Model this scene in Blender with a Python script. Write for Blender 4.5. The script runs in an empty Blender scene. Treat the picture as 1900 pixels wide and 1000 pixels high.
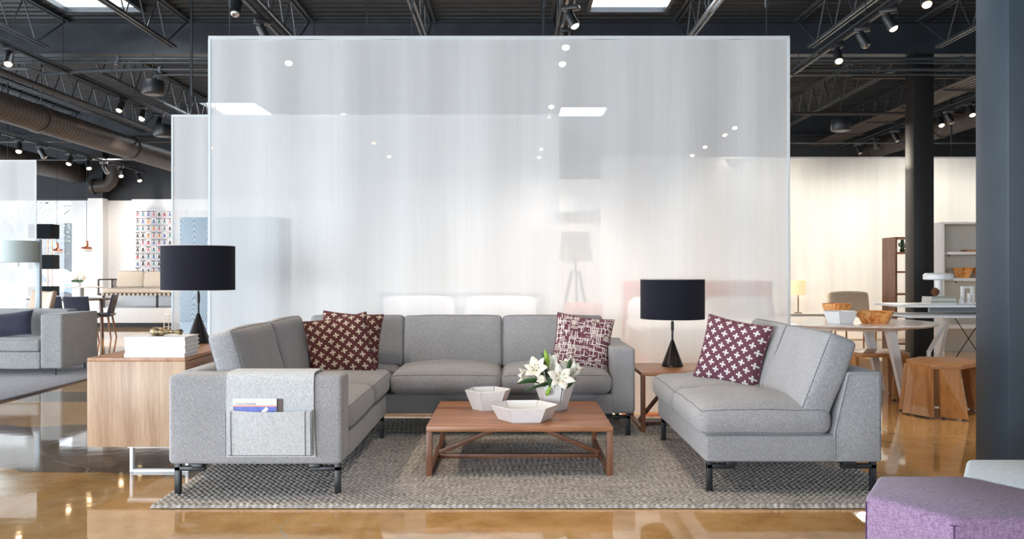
import bpy, bmesh, math, random
import numpy as np
from mathutils import Vector, Matrix, Euler, noise
R = math.radians; PI = math.pi
scn = bpy.context.scene
C = scn.collection
random.seed(7)

# ---------------------------------------------------------------- camera
cd = bpy.data.cameras.new('camera'); cam = bpy.data.objects.new('camera', cd); C.objects.link(cam)
cam.location = (0, 0, 1.25); cam.rotation_euler = (R(90), 0, 0)
cd.sensor_width = 36; cd.lens = 36 * 1600 / 1900; cd.shift_y = 3 / 1900
cd.clip_start = 0.05; cd.clip_end = 300
scn.camera = cam
# ---------------------------------------------------------------- view, world
scn.view_settings.view_transform = 'Standard'; scn.view_settings.look = 'None'
scn.view_settings.gamma = 1; scn.view_settings.exposure = 0.62
try: scn.view_settings.use_curve_mapping = False
except Exception: pass
w = bpy.data.worlds.new('sky'); scn.world = w; w.use_nodes = True
w.node_tree.nodes['Background'].inputs[0].default_value = (0.80, 0.90, 1.0, 1)
w.node_tree.nodes['Background'].inputs[1].default_value = 2.2
# ---------------------------------------------------------------- daylight through the storefront windows
def area(name, loc, rot, sx, sy, power, col):
    l = bpy.data.lights.new(name, 'AREA'); l.shape = 'RECTANGLE'; l.size = sx; l.size_y = sy
    l.energy = power; l.color = col
    o = bpy.data.objects.new(name, l); C.objects.link(o); o.location = loc; o.rotation_euler = rot
    return o
area('daylight_storefront', (-7.5, -5.9, 1.75), (R(90), 0, 0), 7, 3.0, 820, (0.86, 0.93, 1.0))
area('daylight_left_windows', (-13.85, 3.0, 1.75), (0, R(-90), 0), 3.0, 12, 1300, (0.84, 0.92, 1.0))
area('daylight_left_back_windows', (-13.85, 14.5, 1.75), (0, R(-90), 0), 3.0, 9, 300, (0.86, 0.93, 1.0))
SPOT_W = 520; FAR_W = 800

# ---------------------------------------------------------------- helpers
ORG = {}
class MB:
    def __init__(s): s.v = []; s.f = []; s.m = []; s.uv = {}
    def add(s, vs, fs, mi=0):
        b = len(s.v); s.v += [tuple(p) for p in vs]
        s.f += [tuple(b + i for i in f) for f in fs]; s.m += [mi] * len(fs); return s
    def box(s, x0, x1, y0, y1, z0, z1, bev=0, seg=2, M=None, mi=0):
        bm = bmesh.new(); bmesh.ops.create_cube(bm, size=1)
        for q in bm.verts:
            q.co = Vector(((x0+x1)/2 + q.co.x*(x1-x0), (y0+y1)/2 + q.co.y*(y1-y0), (z0+z1)/2 + q.co.z*(z1-z0)))
        if bev: bmesh.ops.bevel(bm, geom=bm.edges[:], offset=bev, segments=seg, profile=0.5, affect='EDGES')
        return s.bm(bm, M, mi)
    def bm(s, bm, M=None, mi=0):
        bm.verts.index_update()
        vs = [(M @ q.co) if M else q.co.copy() for q in bm.verts]
        fs = [[q.index for q in f.verts] for f in bm.faces]
        bm.free(); return s.add(vs, fs, mi)
    def bar(s, p, q, w, h=None, mi=0, bev=0):
        """a straight square bar from p to q"""
        h = h or w; p = Vector(p); q = Vector(q); d = q - p; L = d.length
        up = Vector((0, 0, 1)) if abs(d.normalized().z) < 0.99 else Vector((0, 1, 0))
        X = d.normalized(); Y = up.cross(X).normalized(); Z = X.cross(Y)
        M = Matrix((X, Y, Z)).transposed().to_4x4(); M.translation = (p+q)/2
        return s.box(-L/2, L/2, -w/2, w/2, -h/2, h/2, bev, 2, M, mi)
    def tube(s, pts, r, n=8, mi=0, cap=True, rs=None):
        pts = [Vector(p) for p in pts]; vs = []; fs = []
        prev = None
        for i, p in enumerate(pts):
            a = pts[max(i-1, 0)]; b = pts[min(i+1, len(pts)-1)]; t = (b-a).normalized()
            if prev is None:
                u = Vector((0, 0, 1)) if abs(t.z) < 0.9 else Vector((1, 0, 0))
                u = (u - t*u.dot(t)).normalized()
            else: u = (prev - t*prev.dot(t)).normalized()
            prev = u; v = t.cross(u); rr = rs[i] if rs else r
            for k in range(n):
                an = 2*PI*k/n; vs.append(p + u*math.cos(an)*rr + v*math.sin(an)*rr)
        for i in range(len(pts)-1):
            for k in range(n):
                fs.append((i*n+k, i*n+(k+1) % n, (i+1)*n+(k+1) % n, (i+1)*n+k))
        if cap: fs += [tuple(range(n-1, -1, -1)), tuple((len(pts)-1)*n+k for k in range(n))]
        return s.add(vs, fs, mi)
    def lathe(s, prof, n=32, c=(0, 0, 0), mi=0, M=None, cap=True):
        vs = []; fs = []
        for r, z in prof:
            for k in range(n):
                a = 2*PI*k/n; p = Vector((r*math.cos(a), r*math.sin(a), z))
                if M: p = M @ p
                vs.append(p + Vector(c))
        for i in range(len(prof)-1):
            for k in range(n):
                fs.append((i*n+k, i*n+(k+1) % n, (i+1)*n+(k+1) % n, (i+1)*n+k))
        if cap:
            if prof[0][0] > 1e-5: fs.append(tuple(range(n-1, -1, -1)))
            if prof[-1][0] > 1e-5: fs.append(tuple((len(prof)-1)*n+k for k in range(n)))
        return s.add(vs, fs, mi)
    def prism(s, poly, a0, a1, axis='z', mi=0, bev=0):
        def pt(u, v, a):
            return {'z': (u, v, a), 'y': (u, a, v), 'x': (a, u, v)}[axis]
        n = len(poly)
        if bev:
            bm = bmesh.new()
            lo = [bm.verts.new(pt(u, v, a0)) for u, v in poly]; hi = [bm.verts.new(pt(u, v, a1)) for u, v in poly]
            bm.faces.new(lo); bm.faces.new(hi)
            for i in range(n): bm.faces.new((lo[i], lo[(i+1) % n], hi[(i+1) % n], hi[i]))
            bmesh.ops.recalc_face_normals(bm, faces=bm.faces[:])
            bmesh.ops.bevel(bm, geom=bm.edges[:], offset=bev, segments=3, profile=0.5, affect='EDGES')
            return s.bm(bm, None, mi)
        vs = [pt(u, v, a0) for u, v in poly] + [pt(u, v, a1) for u, v in poly]
        fs = [tuple(range(n-1, -1, -1)), tuple(range(n, 2*n))] + [(i, (i+1) % n, n+(i+1) % n, n+i) for i in range(n)]
        return s.add(vs, fs, mi)
    def build(s, name, mat, parent=None, smooth=35, uv=None, local=False, label=None):
        me = bpy.data.meshes.new(name)
        off = Vector((0, 0, 0))
        if parent is not None: off = ORG[parent.name]
        elif not local:
            a = np.array(s.v); lo = a.min(0); hi = a.max(0)
            off = Vector(((lo[0]+hi[0])/2, (lo[1]+hi[1])/2, lo[2]))
        me.from_pydata([Vector(p) - off for p in s.v], [], s.f)
        mats = mat if isinstance(mat, (list, tuple)) else [mat]
        for m in mats: me.materials.append(m)
        if len(mats) > 1:
            me.polygons.foreach_set('material_index', s.m)
        if uv:
            l = me.uv_layers.new(name='UVMap')
            vi = np.zeros(len(me.loops), dtype=np.int32); me.loops.foreach_get('vertex_index', vi)
            l.data.foreach_set('uv', np.array(uv, dtype=np.float32)[vi].ravel())
        bm = bmesh.new(); bm.from_mesh(me); bmesh.ops.recalc_face_normals(bm, faces=bm.faces[:]); bm.to_mesh(me); bm.free()
        if smooth:
            me.polygons.foreach_set('use_smooth', [True]*len(me.polygons))
            me.set_sharp_from_angle(angle=R(smooth))
        me.update()
        o = bpy.data.objects.new(name, me); C.objects.link(o)
        if parent is not None: o.parent = parent; ORG[o.name] = off.copy()
        else: o.location = off; ORG[o.name] = off.copy()
        if label: o['label'] = label
        return o

def tag(o, label, cat, group=None, kind=None):
    o['label'] = label; o['category'] = cat
    if group: o['group'] = group
    if kind: o['kind'] = kind
    return o
def thing(name, label, cat, loc=(0, 0, 0), group=None):
    o = bpy.data.objects.new(name, None); o.empty_display_size = 0.1; C.objects.link(o)
    o.location = loc; ORG[o.name] = Vector(loc); return tag(o, label, cat, group)
def put(o, loc, rz=0):
    o.location = loc; o.rotation_euler = (0, 0, rz); return o
def dup(root, loc, rz=0, label=None, group=None):
    r = root.copy(); C.objects.link(r); r.location = loc; r.rotation_euler = (0, 0, rz)
    if label: r['label'] = label
    if group: r['group'] = group
    for ch in list(root.children):
        c = ch.copy(); C.objects.link(c); c.parent = r
        for g in list(ch.children):
            d = g.copy(); C.objects.link(d); d.parent = c
    return r
def struct(o, label, cat='structure'):
    o['kind'] = 'structure'; o['label'] = label; o['category'] = cat; return o

# ---------------------------------------------------------------- materials
def newmat(name):
    m = bpy.data.materials.new(name); m.use_nodes = True; nt = m.node_tree
    return m, nt, nt.nodes['Principled BSDF']
def N(nt, t, **k):
    n = nt.nodes.new(t)
    for a, b in k.items(): setattr(n, a, b)
    return n
def ramp(nt, fac, stops):
    r = N(nt, 'ShaderNodeValToRGB'); e = r.color_ramp.elements
    while len(e) < len(stops): e.new(0.5)
    for i, (p, c) in enumerate(stops): e[i].position = p; e[i].color = (*c, 1)
    nt.links.new(fac, r.inputs[0]); return r.outputs[0]
def objco(nt, scale=(1, 1, 1), rot=(0, 0, 0), kind='Object'):
    t = N(nt, 'ShaderNodeTexCoord'); m = N(nt, 'ShaderNodeMapping')
    m.inputs['Scale'].default_value = scale; m.inputs['Rotation'].default_value = rot
    nt.links.new(t.outputs[kind], m.inputs[0]); return m.outputs[0]
def tnoise(nt, co, scale, detail=2, rough=0.5, dist=0):
    n = N(nt, 'ShaderNodeTexNoise'); n.inputs['Scale'].default_value = scale; n.inputs['Detail'].default_value = detail
    n.inputs['Roughness'].default_value = rough; n.inputs['Distortion'].default_value = dist
    nt.links.new(co, n.inputs['Vector']); return n.outputs['Fac']
def bump(nt, p, h, strength=0.3, dist=0.01):
    b = N(nt, 'ShaderNodeBump'); b.inputs['Strength'].default_value = strength; b.inputs['Distance'].default_value = dist
    nt.links.new(h, b.inputs['Height']); nt.links.new(b.outputs[0], p.inputs['Normal'])
def math_(nt, op, a, b=None, c=None):
    n = N(nt, 'ShaderNodeMath', operation=op)
    for i, x in enumerate((a, b, c)):
        if x is None: continue
        if isinstance(x, (int, float)): n.inputs[i].default_value = x
        else: nt.links.new(x, n.inputs[i])
    return n.outputs[0]
def mixc(nt, f, a, b):
    m = N(nt, 'ShaderNodeMix', data_type='RGBA')
    for i, x in ((0, f), (6, a), (7, b)):
        if isinstance(x, (int, float)): m.inputs[i].default_value = x
        elif isinstance(x, tuple): m.inputs[i].default_value = (*x, 1)
        else: nt.links.new(x, m.inputs[i])
    return m.outputs[2]
def plain(name, col, rough=0.5, metal=0, var=0.06, scale=12, bmp=0):
    m, nt, p = newmat(name)
    co = objco(nt); f = tnoise(nt, co, scale, 3)
    a = tuple(max(0, c*(1-var)) for c in col); b = tuple(min(1, c*(1+var)) for c in col)
    nt.links.new(ramp(nt, f, [(0.3, a), (0.7, b)]), p.inputs['Base Color'])
    p.inputs['Roughness'].default_value = rough; p.inputs['Metallic'].default_value = metal
    if bmp: bump(nt, p, f, bmp, 0.003)
    return m
def fabric(name, c1, c2, scale=260, bstr=0.35, sheen=0.25, mid=None):
    m, nt, p = newmat(name)
    co = objco(nt)
    a = tnoise(nt, objco(nt, (1, 1, 0.35)), scale, 2, 0.7); b = tnoise(nt, objco(nt, (0.35, 0.35, 1)), scale*1.1, 2, 0.7)
    f = math_(nt, 'MULTIPLY_ADD', a, 0.5, math_(nt, 'MULTIPLY', b, 0.5))
    lf = tnoise(nt, co, 5, 2)
    f2 = math_(nt, 'ADD', f, math_(nt, 'MULTIPLY', math_(nt, 'SUBTRACT', lf, 0.5), 0.10))
    nt.links.new(ramp(nt, f2, [(0.38, c1), (0.62, c2)]), p.inputs['Base Color'])
    p.inputs['Roughness'].default_value = 0.95
    p.inputs['Specular IOR Level'].default_value = 0.15
    p.inputs['Sheen Weight'].default_value = sheen; p.inputs['Sheen Roughness'].default_value = 0.6
    bump(nt, p, f, bstr, 0.004)
    return m
def wood(name, c1, c2, axis='x', scale=1.0, rough=0.4, contrast=(0.35, 0.65), planks=0):
    m, nt, p = newmat(name)
    sc = {'x': (0.7, 9, 9), 'y': (9, 0.7, 9), 'z': (9, 9, 0.7)}[axis]
    co = objco(nt, tuple(k*scale for k in sc))
    f = tnoise(nt, co, 1.6, 5, 0.6, 0.6); g = tnoise(nt, co, 14, 3, 0.6)
    h = math_(nt, 'ADD', math_(nt, 'MULTIPLY', f, 0.75), math_(nt, 'MULTIPLY', g, 0.25))
    if planks:
        t = N(nt, 'ShaderNodeTexCoord'); s = N(nt, 'ShaderNodeSeparateXYZ'); nt.links.new(t.outputs['Object'], s.inputs[0])
        k = {'x': 1, 'y': 0, 'z': 0}[axis]
        fl = math_(nt, 'FLOOR', math_(nt, 'MULTIPLY', s.outputs[k], planks))
        wn = N(nt, 'ShaderNodeTexWhiteNoise', noise_dimensions='1D'); nt.links.new(fl, wn.inputs['W'])
        h = math_(nt, 'ADD', h, math_(nt, 'MULTIPLY', math_(nt, 'SUBTRACT', wn.outputs[0], 0.5), 0.16))
    nt.links.new(ramp(nt, h, [(contrast[0], c1), (contrast[1], c2)]), p.inputs['Base Color'])
    p.inputs['Roughness'].default_value = rough
    bump(nt, p, g, 0.08, 0.002)
    return m
def emit(name, col, st):
    m, nt, p = newmat(name)
    p.inputs['Base Color'].default_value = (*col, 1)
    p.inputs['Emission Color'].default_value = (*col, 1); p.inputs['Emission Strength'].default_value = st
    return m
def sheer(name, transp=0.22, col=(0.84, 0.88, 0.905)):
    m, nt, p = newmat(name); nt.nodes.remove(p); out = nt.nodes['Material Output']
    d = N(nt, 'ShaderNodeBsdfDiffuse'); t = N(nt, 'ShaderNodeBsdfTranslucent'); tr = N(nt, 'ShaderNodeBsdfTransparent')
    for x in (d, t): x.inputs['Color'].default_value = (*col, 1)
    mx = N(nt, 'ShaderNodeMixShader'); mx.inputs[0].default_value = 0.45
    nt.links.new(d.outputs[0], mx.inputs[1]); nt.links.new(t.outputs[0], mx.inputs[2])
    f = tnoise(nt, objco(nt, (1, 1, 0.006)), 160, 3, 0.7); g = tnoise(nt, objco(nt, (1, 1, 0.02)), 5, 2)
    o = math_(nt, 'ADD', math_(nt, 'MULTIPLY', math_(nt, 'SUBTRACT', f, 0.5), 0.15), math_(nt, 'MULTIPLY', math_(nt, 'SUBTRACT', g, 0.5), 0.25))
    fac = math_(nt, 'SUBTRACT', 1 - transp, o)
    m2 = N(nt, 'ShaderNodeMixShader'); nt.links.new(fac, m2.inputs[0])
    nt.links.new(tr.outputs[0], m2.inputs[1]); nt.links.new(mx.outputs[0], m2.inputs[2])
    nt.links.new(m2.outputs[0], out.inputs[0]); return m

M_sofa = fabric('grey_wool_upholstery', (0.215, 0.212, 0.222), (0.40, 0.395, 0.40), 260)
M_sofa2 = fabric('speckled_grey_upholstery', (0.17, 0.172, 0.172), (0.38, 0.378, 0.368), 210)
M_felt = fabric('light_grey_felt', (0.40, 0.41, 0.42), (0.60, 0.61, 0.61), 180, 0.15)
M_navy = fabric('navy_cloth', (0.012, 0.014, 0.03), (0.03, 0.034, 0.06), 200)
M_pip = fabric('seam_thread', (0.10, 0.10, 0.11), (0.22, 0.22, 0.23), 230)
M_purple = fabric('mauve_felt', (0.20, 0.115, 0.21), (0.37, 0.25, 0.37), 170, 0.3)
M_purple_seam = fabric('dark_mauve_thread', (0.07, 0.02, 0.09), (0.12, 0.05, 0.14), 170)
M_paleblue = fabric('pale_grey_felt', (0.46, 0.50, 0.53), (0.66, 0.70, 0.73), 170, 0.3)
M_black = plain('black_powder_coat', (0.012, 0.013, 0.016), 0.42)
M_shade = fabric('black_linen_shade', (0.006, 0.006, 0.012), (0.016, 0.016, 0.028), 300, 0.2, 0.05)
M_shade_in = plain('shade_lining', (0.55, 0.50, 0.44), 0.8)
M_bronze = plain('dark_bronze_metal', (0.022, 0.018, 0.018), 0.36, 0.5)
M_chrome = plain('brushed_steel', (0.55, 0.54, 0.52), 0.25, 1)
M_white_m = plain('white_powder_coat', (0.82, 0.83, 0.84), 0.35, 0, 0.02)
M_walnut = wood('walnut_veneer', (0.24, 0.088, 0.034), (0.48, 0.22, 0.10), 'x', 1, 0.36)
M_walnut_y = wood('walnut_along_depth', (0.26, 0.115, 0.055), (0.50, 0.275, 0.155), 'y', 1, 0.36)
M_walnut_z = wood('walnut_upright', (0.12, 0.042, 0.020), (0.26, 0.11, 0.055), 'z', 1, 0.4)
M_pale_walnut = wood('pale_walnut_end_panel', (0.33, 0.205, 0.125), (0.56, 0.40, 0.27), 'z', 1, 0.42, (0.32, 0.68), 14)
M_oak = wood('honey_oak', (0.36, 0.15, 0.045), (0.60, 0.30, 0.11), 'z', 1.2, 0.38)
M_oak_x = wood('honey_oak_flat', (0.36, 0.15, 0.045), (0.60, 0.30, 0.11), 'x', 1.2, 0.38)
M_ivory = plain('white_lacquered_board', (0.86, 0.86, 0.86), 0.4, 0, 0.02)
M_paper = plain('white_book_cover', (0.90, 0.91, 0.92), 0.45, 0, 0.02)
M_pages = plain('book_pages', (0.72, 0.64, 0.57), 0.8, 0, 0.06, 200)
M_gold = plain('aged_brass', (0.20, 0.15, 0.085), 0.42, 0.7, 0.9, 60, 0.6)
M_copper = plain('copper', (0.80, 0.36, 0.24), 0.25, 1)
M_darksteel = plain('dark_painted_steel', (0.030, 0.036, 0.044), 0.38, 0.25, 0.2, 3)
M_steel_brown = plain('brown_black_steel', (0.045, 0.042, 0.042), 0.40, 0.2, 0.2, 3)
M_galv = plain('grey_painted_conduit', (0.085, 0.098, 0.11), 0.32, 0.5, 0.15, 4)
M_deck = plain('dark_corrugated_deck', (0.022, 0.026, 0.032), 0.5, 0.1, 0.2, 2)
M_col = plain('slate_blue_column_paint', (0.030, 0.045, 0.060), 0.42, 0, 0.10, 4)
M_colblack = plain('charcoal_column_paint', (0.008, 0.007, 0.007), 0.45, 0, 0.1, 4)
M_darkwall = plain('charcoal_wall_paint', (0.014, 0.017, 0.022), 0.7)
M_wall = plain('white_wall_paint', (0.78, 0.79, 0.80), 0.7, 0, 0.02)
M_cream = plain('cream_board', (0.74, 0.68, 0.58), 0.6, 0, 0.03)
M_creamcloth = fabric('cream_canvas', (0.62, 0.52, 0.41), (0.78, 0.68, 0.56), 150, 0.2)
M_bulb = emit('warm_lamp_glow', (1.0, 0.70, 0.42), 9)
M_sky = emit('skylight_daylight', (0.86, 0.95, 1.0), 3.6)
M_green = plain('green_leaf', (0.030, 0.085, 0.022), 0.4, 0, 0.3, 40)
M_lime = plain('lime_bud', (0.30, 0.50, 0.06), 0.45, 0, 0.2, 40)
M_petal = plain('white_lily_petal', (0.86, 0.84, 0.74), 0.5, 0, 0.05, 30)
M_stamen = plain('rust_stamen', (0.40, 0.14, 0.03), 0.7)
M_tan = plain('tan_leather', (0.50, 0.36, 0.26), 0.5)
M_greylamp = fabric('grey_green_linen', (0.36, 0.41, 0.39), (0.47, 0.52, 0.50), 200, 0.15)
M_greypost = plain('grey_blue_steel', (0.36, 0.42, 0.46), 0.4)
M_red = fabric('red_cloth', (0.60, 0.10, 0.07), (0.78, 0.20, 0.14), 120)
M_linen = fabric('white_bedding', (0.75, 0.75, 0.76), (0.86, 0.86, 0.86), 120)
M_darkwood = wood('dark_stained_wood', (0.025, 0.014, 0.012), (0.07, 0.038, 0.03), 'z', 1, 0.4)
M_sheer = sheer('white_sheer_voile', 0.21)
M_hem = sheer('voile_hem', 0.10)

def amber():
    m, nt, p = newmat('amber_burl_board')
    co = objco(nt); f = tnoise(nt, co, 14, 4, 0.6, 1.2)
    nt.links.new(ramp(nt, f, [(0.30, (0.45, 0.07, 0.012)), (0.42, (0.80, 0.30, 0.07)), (0.62, (0.93, 0.52, 0.20))]), p.inputs['Base Color'])
    p.inputs['Roughness'].default_value = 0.35; return m
M_amber = amber()
def marble():
    m, nt, p = newmat('white_marble')
    co = objco(nt); f = tnoise(nt, co, 5, 6, 0.65, 1.5)
    nt.links.new(ramp(nt, f, [(0.44, (0.86, 0.85, 0.84)), (0.5, (0.72, 0.70, 0.69)), (0.56, (0.90, 0.89, 0.88))]), p.inputs['Base Color'])
    p.inputs['Roughness'].default_value = 0.2; return m
M_marble = marble()
def greyoak():
    m, nt, p = newmat('blue_grey_cathedral_oak')
    co = objco(nt, (3.4, 3.4, 1.0)); t = N(nt, 'ShaderNodeTexCoord'); s = N(nt, 'ShaderNodeSeparateXYZ'); nt.links.new(t.outputs['Object'], s.inputs[0])
    # cathedral grain: nested arches, one stack per board
    u = math_(nt, 'SUBTRACT', math_(nt, 'FRACT', math_(nt, 'MULTIPLY', s.outputs[0], 6.2)), 0.5)
    q = math_(nt, 'ADD', s.outputs[2], math_(nt, 'MULTIPLY', math_(nt, 'MULTIPLY', u, u), 1.0))
    q = math_(nt, 'ADD', q, math_(nt, 'MULTIPLY', tnoise(nt, co, 2.5, 3), 0.22))
    w_ = math_(nt, 'FRACT', math_(nt, 'MULTIPLY', q, 17))
    nt.links.new(ramp(nt, w_, [(0.1, (0.17, 0.225, 0.27)), (0.5, (0.30, 0.37, 0.425)), (0.95, (0.35, 0.42, 0.475))]), p.inputs['Base Color'])
    p.inputs['Roughness'].default_value = 0.5; return m
M_greyoak = greyoak()
def floor_mat():
    m, nt, p = newmat('polished_amber_concrete')
    t = N(nt, 'ShaderNodeTexCoord'); s = N(nt, 'ShaderNodeSeparateXYZ'); nt.links.new(t.outputs['Object'], s.inputs[0])
    big = tnoise(nt, objco(nt), 0.55, 4, 0.55, 0.8); med = tnoise(nt, objco(nt), 5, 5, 0.65); fine = tnoise(nt, objco(nt), 120, 2, 0.6)
    base = ramp(nt, med, [(0.28, (0.40, 0.20, 0.06)), (0.5, (0.58, 0.33, 0.12)), (0.75, (0.70, 0.44, 0.20))])
    base = mixc(nt, math_(nt, 'MULTIPLY', math_(nt, 'SUBTRACT', big, 0.35), 1.3), base, (0.66, 0.42, 0.18))
    # speckles of aggregate
    v = N(nt, 'ShaderNodeTexVoronoi'); v.inputs['Scale'].default_value = 70; nt.links.new(objco(nt), v.inputs['Vector'])
    sp = math_(nt, 'LESS_THAN', v.outputs['Distance'], 0.16)
    base = mixc(nt, math_(nt, 'MULTIPLY', sp, 0.35), base, (0.66, 0.48, 0.30))
    sp2 = math_(nt, 'GREATER_THAN', fine, 0.66)
    base = mixc(nt, math_(nt, 'MULTIPLY', sp2, 0.45), base, (0.10, 0.05, 0.02))
    # worn grey patch: an oblong old pour on the left
    yy = math_(nt, 'ADD', s.outputs[1], math_(nt, 'MULTIPLY', math_(nt, 'SUBTRACT', big, 0.5), 1.4))
    yy = math_(nt, 'ADD', yy, math_(nt, 'MULTIPLY', s.outputs[0], 0.06))
    a = math_(nt, 'MULTIPLY', math_(nt, 'GREATER_THAN', yy, -2.15), math_(nt, 'LESS_THAN', yy, -0.45))
    a2 = math_(nt, 'MULTIPLY', math_(nt, 'GREATER_THAN', yy, 0.9), math_(nt, 'LESS_THAN', yy, 1.5))
    a = math_(nt, 'MULTIPLY', math_(nt, 'MAXIMUM', a, a2), math_(nt, 'LESS_THAN', s.outputs[0], -1.0))
    grey = ramp(nt, med, [(0.3, (0.11, 0.088, 0.068)), (0.7, (0.23, 0.195, 0.16))])
    base = mixc(nt, math_(nt, 'MULTIPLY', a, 0.88), base, grey)
    # hairline cracks
    vc = N(nt, 'ShaderNodeTexVoronoi', feature='DISTANCE_TO_EDGE'); vc.inputs['Scale'].default_value = 0.22
    dn = N(nt, 'ShaderNodeTexNoise'); dn.inputs['Scale'].default_value = 2.5; nt.links.new(t.outputs['Object'], dn.inputs['Vector'])
    dm = N(nt, 'ShaderNodeVectorMath', operation='SCALE'); dm.inputs['Scale'].default_value = 0.35; nt.links.new(dn.outputs['Color'], dm.inputs[0])
    da = N(nt, 'ShaderNodeVectorMath', operation='ADD'); nt.links.new(t.outputs['Object'], da.inputs[0]); nt.links.new(dm.outputs[0], da.inputs[1])
    nt.links.new(da.outputs[0], vc.inputs['Vector'])
    cr = math_(nt, 'LESS_THAN', vc.outputs['Distance'], 0.0013)
    base = mixc(nt, math_(nt, 'MULTIPLY', cr, 0.6), base, (0.46, 0.40, 0.32))
    nt.links.new(base, p.inputs['Base Color'])
    p.inputs['Roughness'].default_value = 0.055; p.inputs['IOR'].default_value = 1.55
    p.inputs['Coat Weight'].default_value = 0.5; p.inputs['Coat Roughness'].default_value = 0.03
    bump(nt, p, tnoise(nt, objco(nt), 7, 3), 0.10, 0.006)
    return m
M_floor = floor_mat()
def rug_mat():
    m, nt, p = newmat('grey_braided_wool')
    f = tnoise(nt, objco(nt), 42, 3, 0.7); g = tnoise(nt, objco(nt, (2, 14, 1)), 3, 2)
    h = math_(nt, 'ADD', math_(nt, 'MULTIPLY', f, 0.7), math_(nt, 'MULTIPLY', g, 0.3))
    nt.links.new(ramp(nt, h, [(0.34, (0.19, 0.175, 0.16)), (0.5, (0.37, 0.345, 0.32)), (0.66, (0.56, 0.525, 0.49))]), p.inputs['Base Color'])
    p.inputs['Roughness'].default_value = 0.95; p.inputs['Specular IOR Level'].default_value = 0.1
    bump(nt, p, tnoise(nt, objco(nt), 300, 2), 0.4, 0.003); return m
M_rug = rug_mat()
M_rug2 = fabric('dark_plum_rug_wool', (0.075, 0.06, 0.075), (0.19, 0.165, 0.18), 60)
def cross_mat(name, base1, base2, cr):
    m, nt, p = newmat(name)
    t = N(nt, 'ShaderNodeTexCoord'); mp = N(nt, 'ShaderNodeMapping'); mp.inputs['Scale'].default_value = (5.3, 5.3, 1)
    nt.links.new(t.outputs['UV'], mp.inputs[0]); s = N(nt, 'ShaderNodeSeparateXYZ'); nt.links.new(mp.outputs[0], s.inputs[0])
    def cross(off):
        x = math_(nt, 'ABSOLUTE', math_(nt, 'SUBTRACT', math_(nt, 'FRACT', math_(nt, 'ADD', s.outputs[0], off)), 0.5))
        y = math_(nt, 'ABSOLUTE', math_(nt, 'SUBTRACT', math_(nt, 'FRACT', math_(nt, 'ADD', s.outputs[1], off)), 0.5))
        # four petals: each wider at the outside
        lx = math_(nt, 'MULTIPLY', math_(nt, 'LESS_THAN', x, 0.25), math_(nt, 'LESS_THAN', y, math_(nt, 'ADD', 0.062, math_(nt, 'MULTIPLY', x, 0.06))))
        ly = math_(nt, 'MULTIPLY', math_(nt, 'LESS_THAN', y, 0.25), math_(nt, 'LESS_THAN', x, math_(nt, 'ADD', 0.062, math_(nt, 'MULTIPLY', y, 0.06))))
        return math_(nt, 'MAXIMUM', lx, ly)
    f = math_(nt, 'MAXIMUM', cross(0), cross(0.5))
    wv = tnoise(nt, objco(nt, (1, 1, 3)), 120, 2, 0.7)
    b = ramp(nt, wv, [(0.35, base1), (0.65, base2)])
    nt.links.new(mixc(nt, f, b, cr), p.inputs['Base Color']); p.inputs['Roughness'].default_value = 0.95
    p.inputs['Specular IOR Level'].default_value = 0.1
    bump(nt, p, math_(nt, 'ADD', f, math_(nt, 'MULTIPLY', wv, 0.8)), 0.9, 0.010); return m
M_cross1 = cross_mat('plum_knit_with_cream_crosses', (0.105, 0.032, 0.034), (0.19, 0.072, 0.07), (0.78, 0.70, 0.56))
M_cross2 = cross_mat('mauve_knit_with_white_crosses', (0.13, 0.045, 0.075), (0.22, 0.095, 0.125), (0.82, 0.80, 0.78))
def tweed():
    m, nt, p = newmat('plum_and_cream_tweed')
    t = N(nt, 'ShaderNodeTexCoord')
    def st(sc, th, k):
        mp = N(nt, 'ShaderNodeMapping'); mp.inputs['Scale'].default_value = sc; nt.links.new(t.outputs['UV'], mp.inputs[0])
        v = N(nt, 'ShaderNodeTexWhiteNoise', noise_dimensions='3D')
        fl = N(nt, 'ShaderNodeVectorMath', operation='FLOOR'); nt.links.new(mp.outputs[0], fl.inputs[0]); nt.links.new(fl.outputs[0], v.inputs['Vector'])
        s = N(nt, 'ShaderNodeSeparateXYZ'); nt.links.new(mp.outputs[0], s.inputs[0])
        a = math_(nt, 'LESS_THAN', math_(nt, 'ABSOLUTE', math_(nt, 'SUBTRACT', math_(nt, 'FRACT', s.outputs[k]), 0.5)), 0.24)
        return math_(nt, 'MULTIPLY', a, math_(nt, 'GREATER_THAN', v.outputs[0], th))
    big = tnoise(nt, objco(nt, (9, 9, 2), kind='UV'), 1, 2)
    f = math_(nt, 'MAXIMUM', st((30, 9, 1), 0.62, 0), st((8, 34, 1), 0.62, 1))
    f = math_(nt, 'MAXIMUM', f, st((44, 44, 1), 0.86, 0))
    wv = tnoise(nt, objco(nt), 110, 2)
    b = ramp(nt, wv, [(0.35, (0.075, 0.018, 0.035)), (0.65, (0.22, 0.08, 0.11))])
    nt.links.new(mixc(nt, f, b, (0.76, 0.70, 0.64)), p.inputs['Base Color']); p.inputs['Roughness'].default_value = 0.95
    bump(nt, p, math_(nt, 'ADD', f, wv), 0.6, 0.006); return m
M_tweed = tweed()
# ================================================================ ROOM SHELL
XL, XR, YF, YB, ZC = -14.0, 14.0, -6.0, 20.4, 4.9
YG = 12.5            # the steel girder line
struct(MB().box(XL, XR, YF, YB, -0.12, 0).build('floor', M_floor), 'polished amber concrete showroom floor', 'floor')
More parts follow.
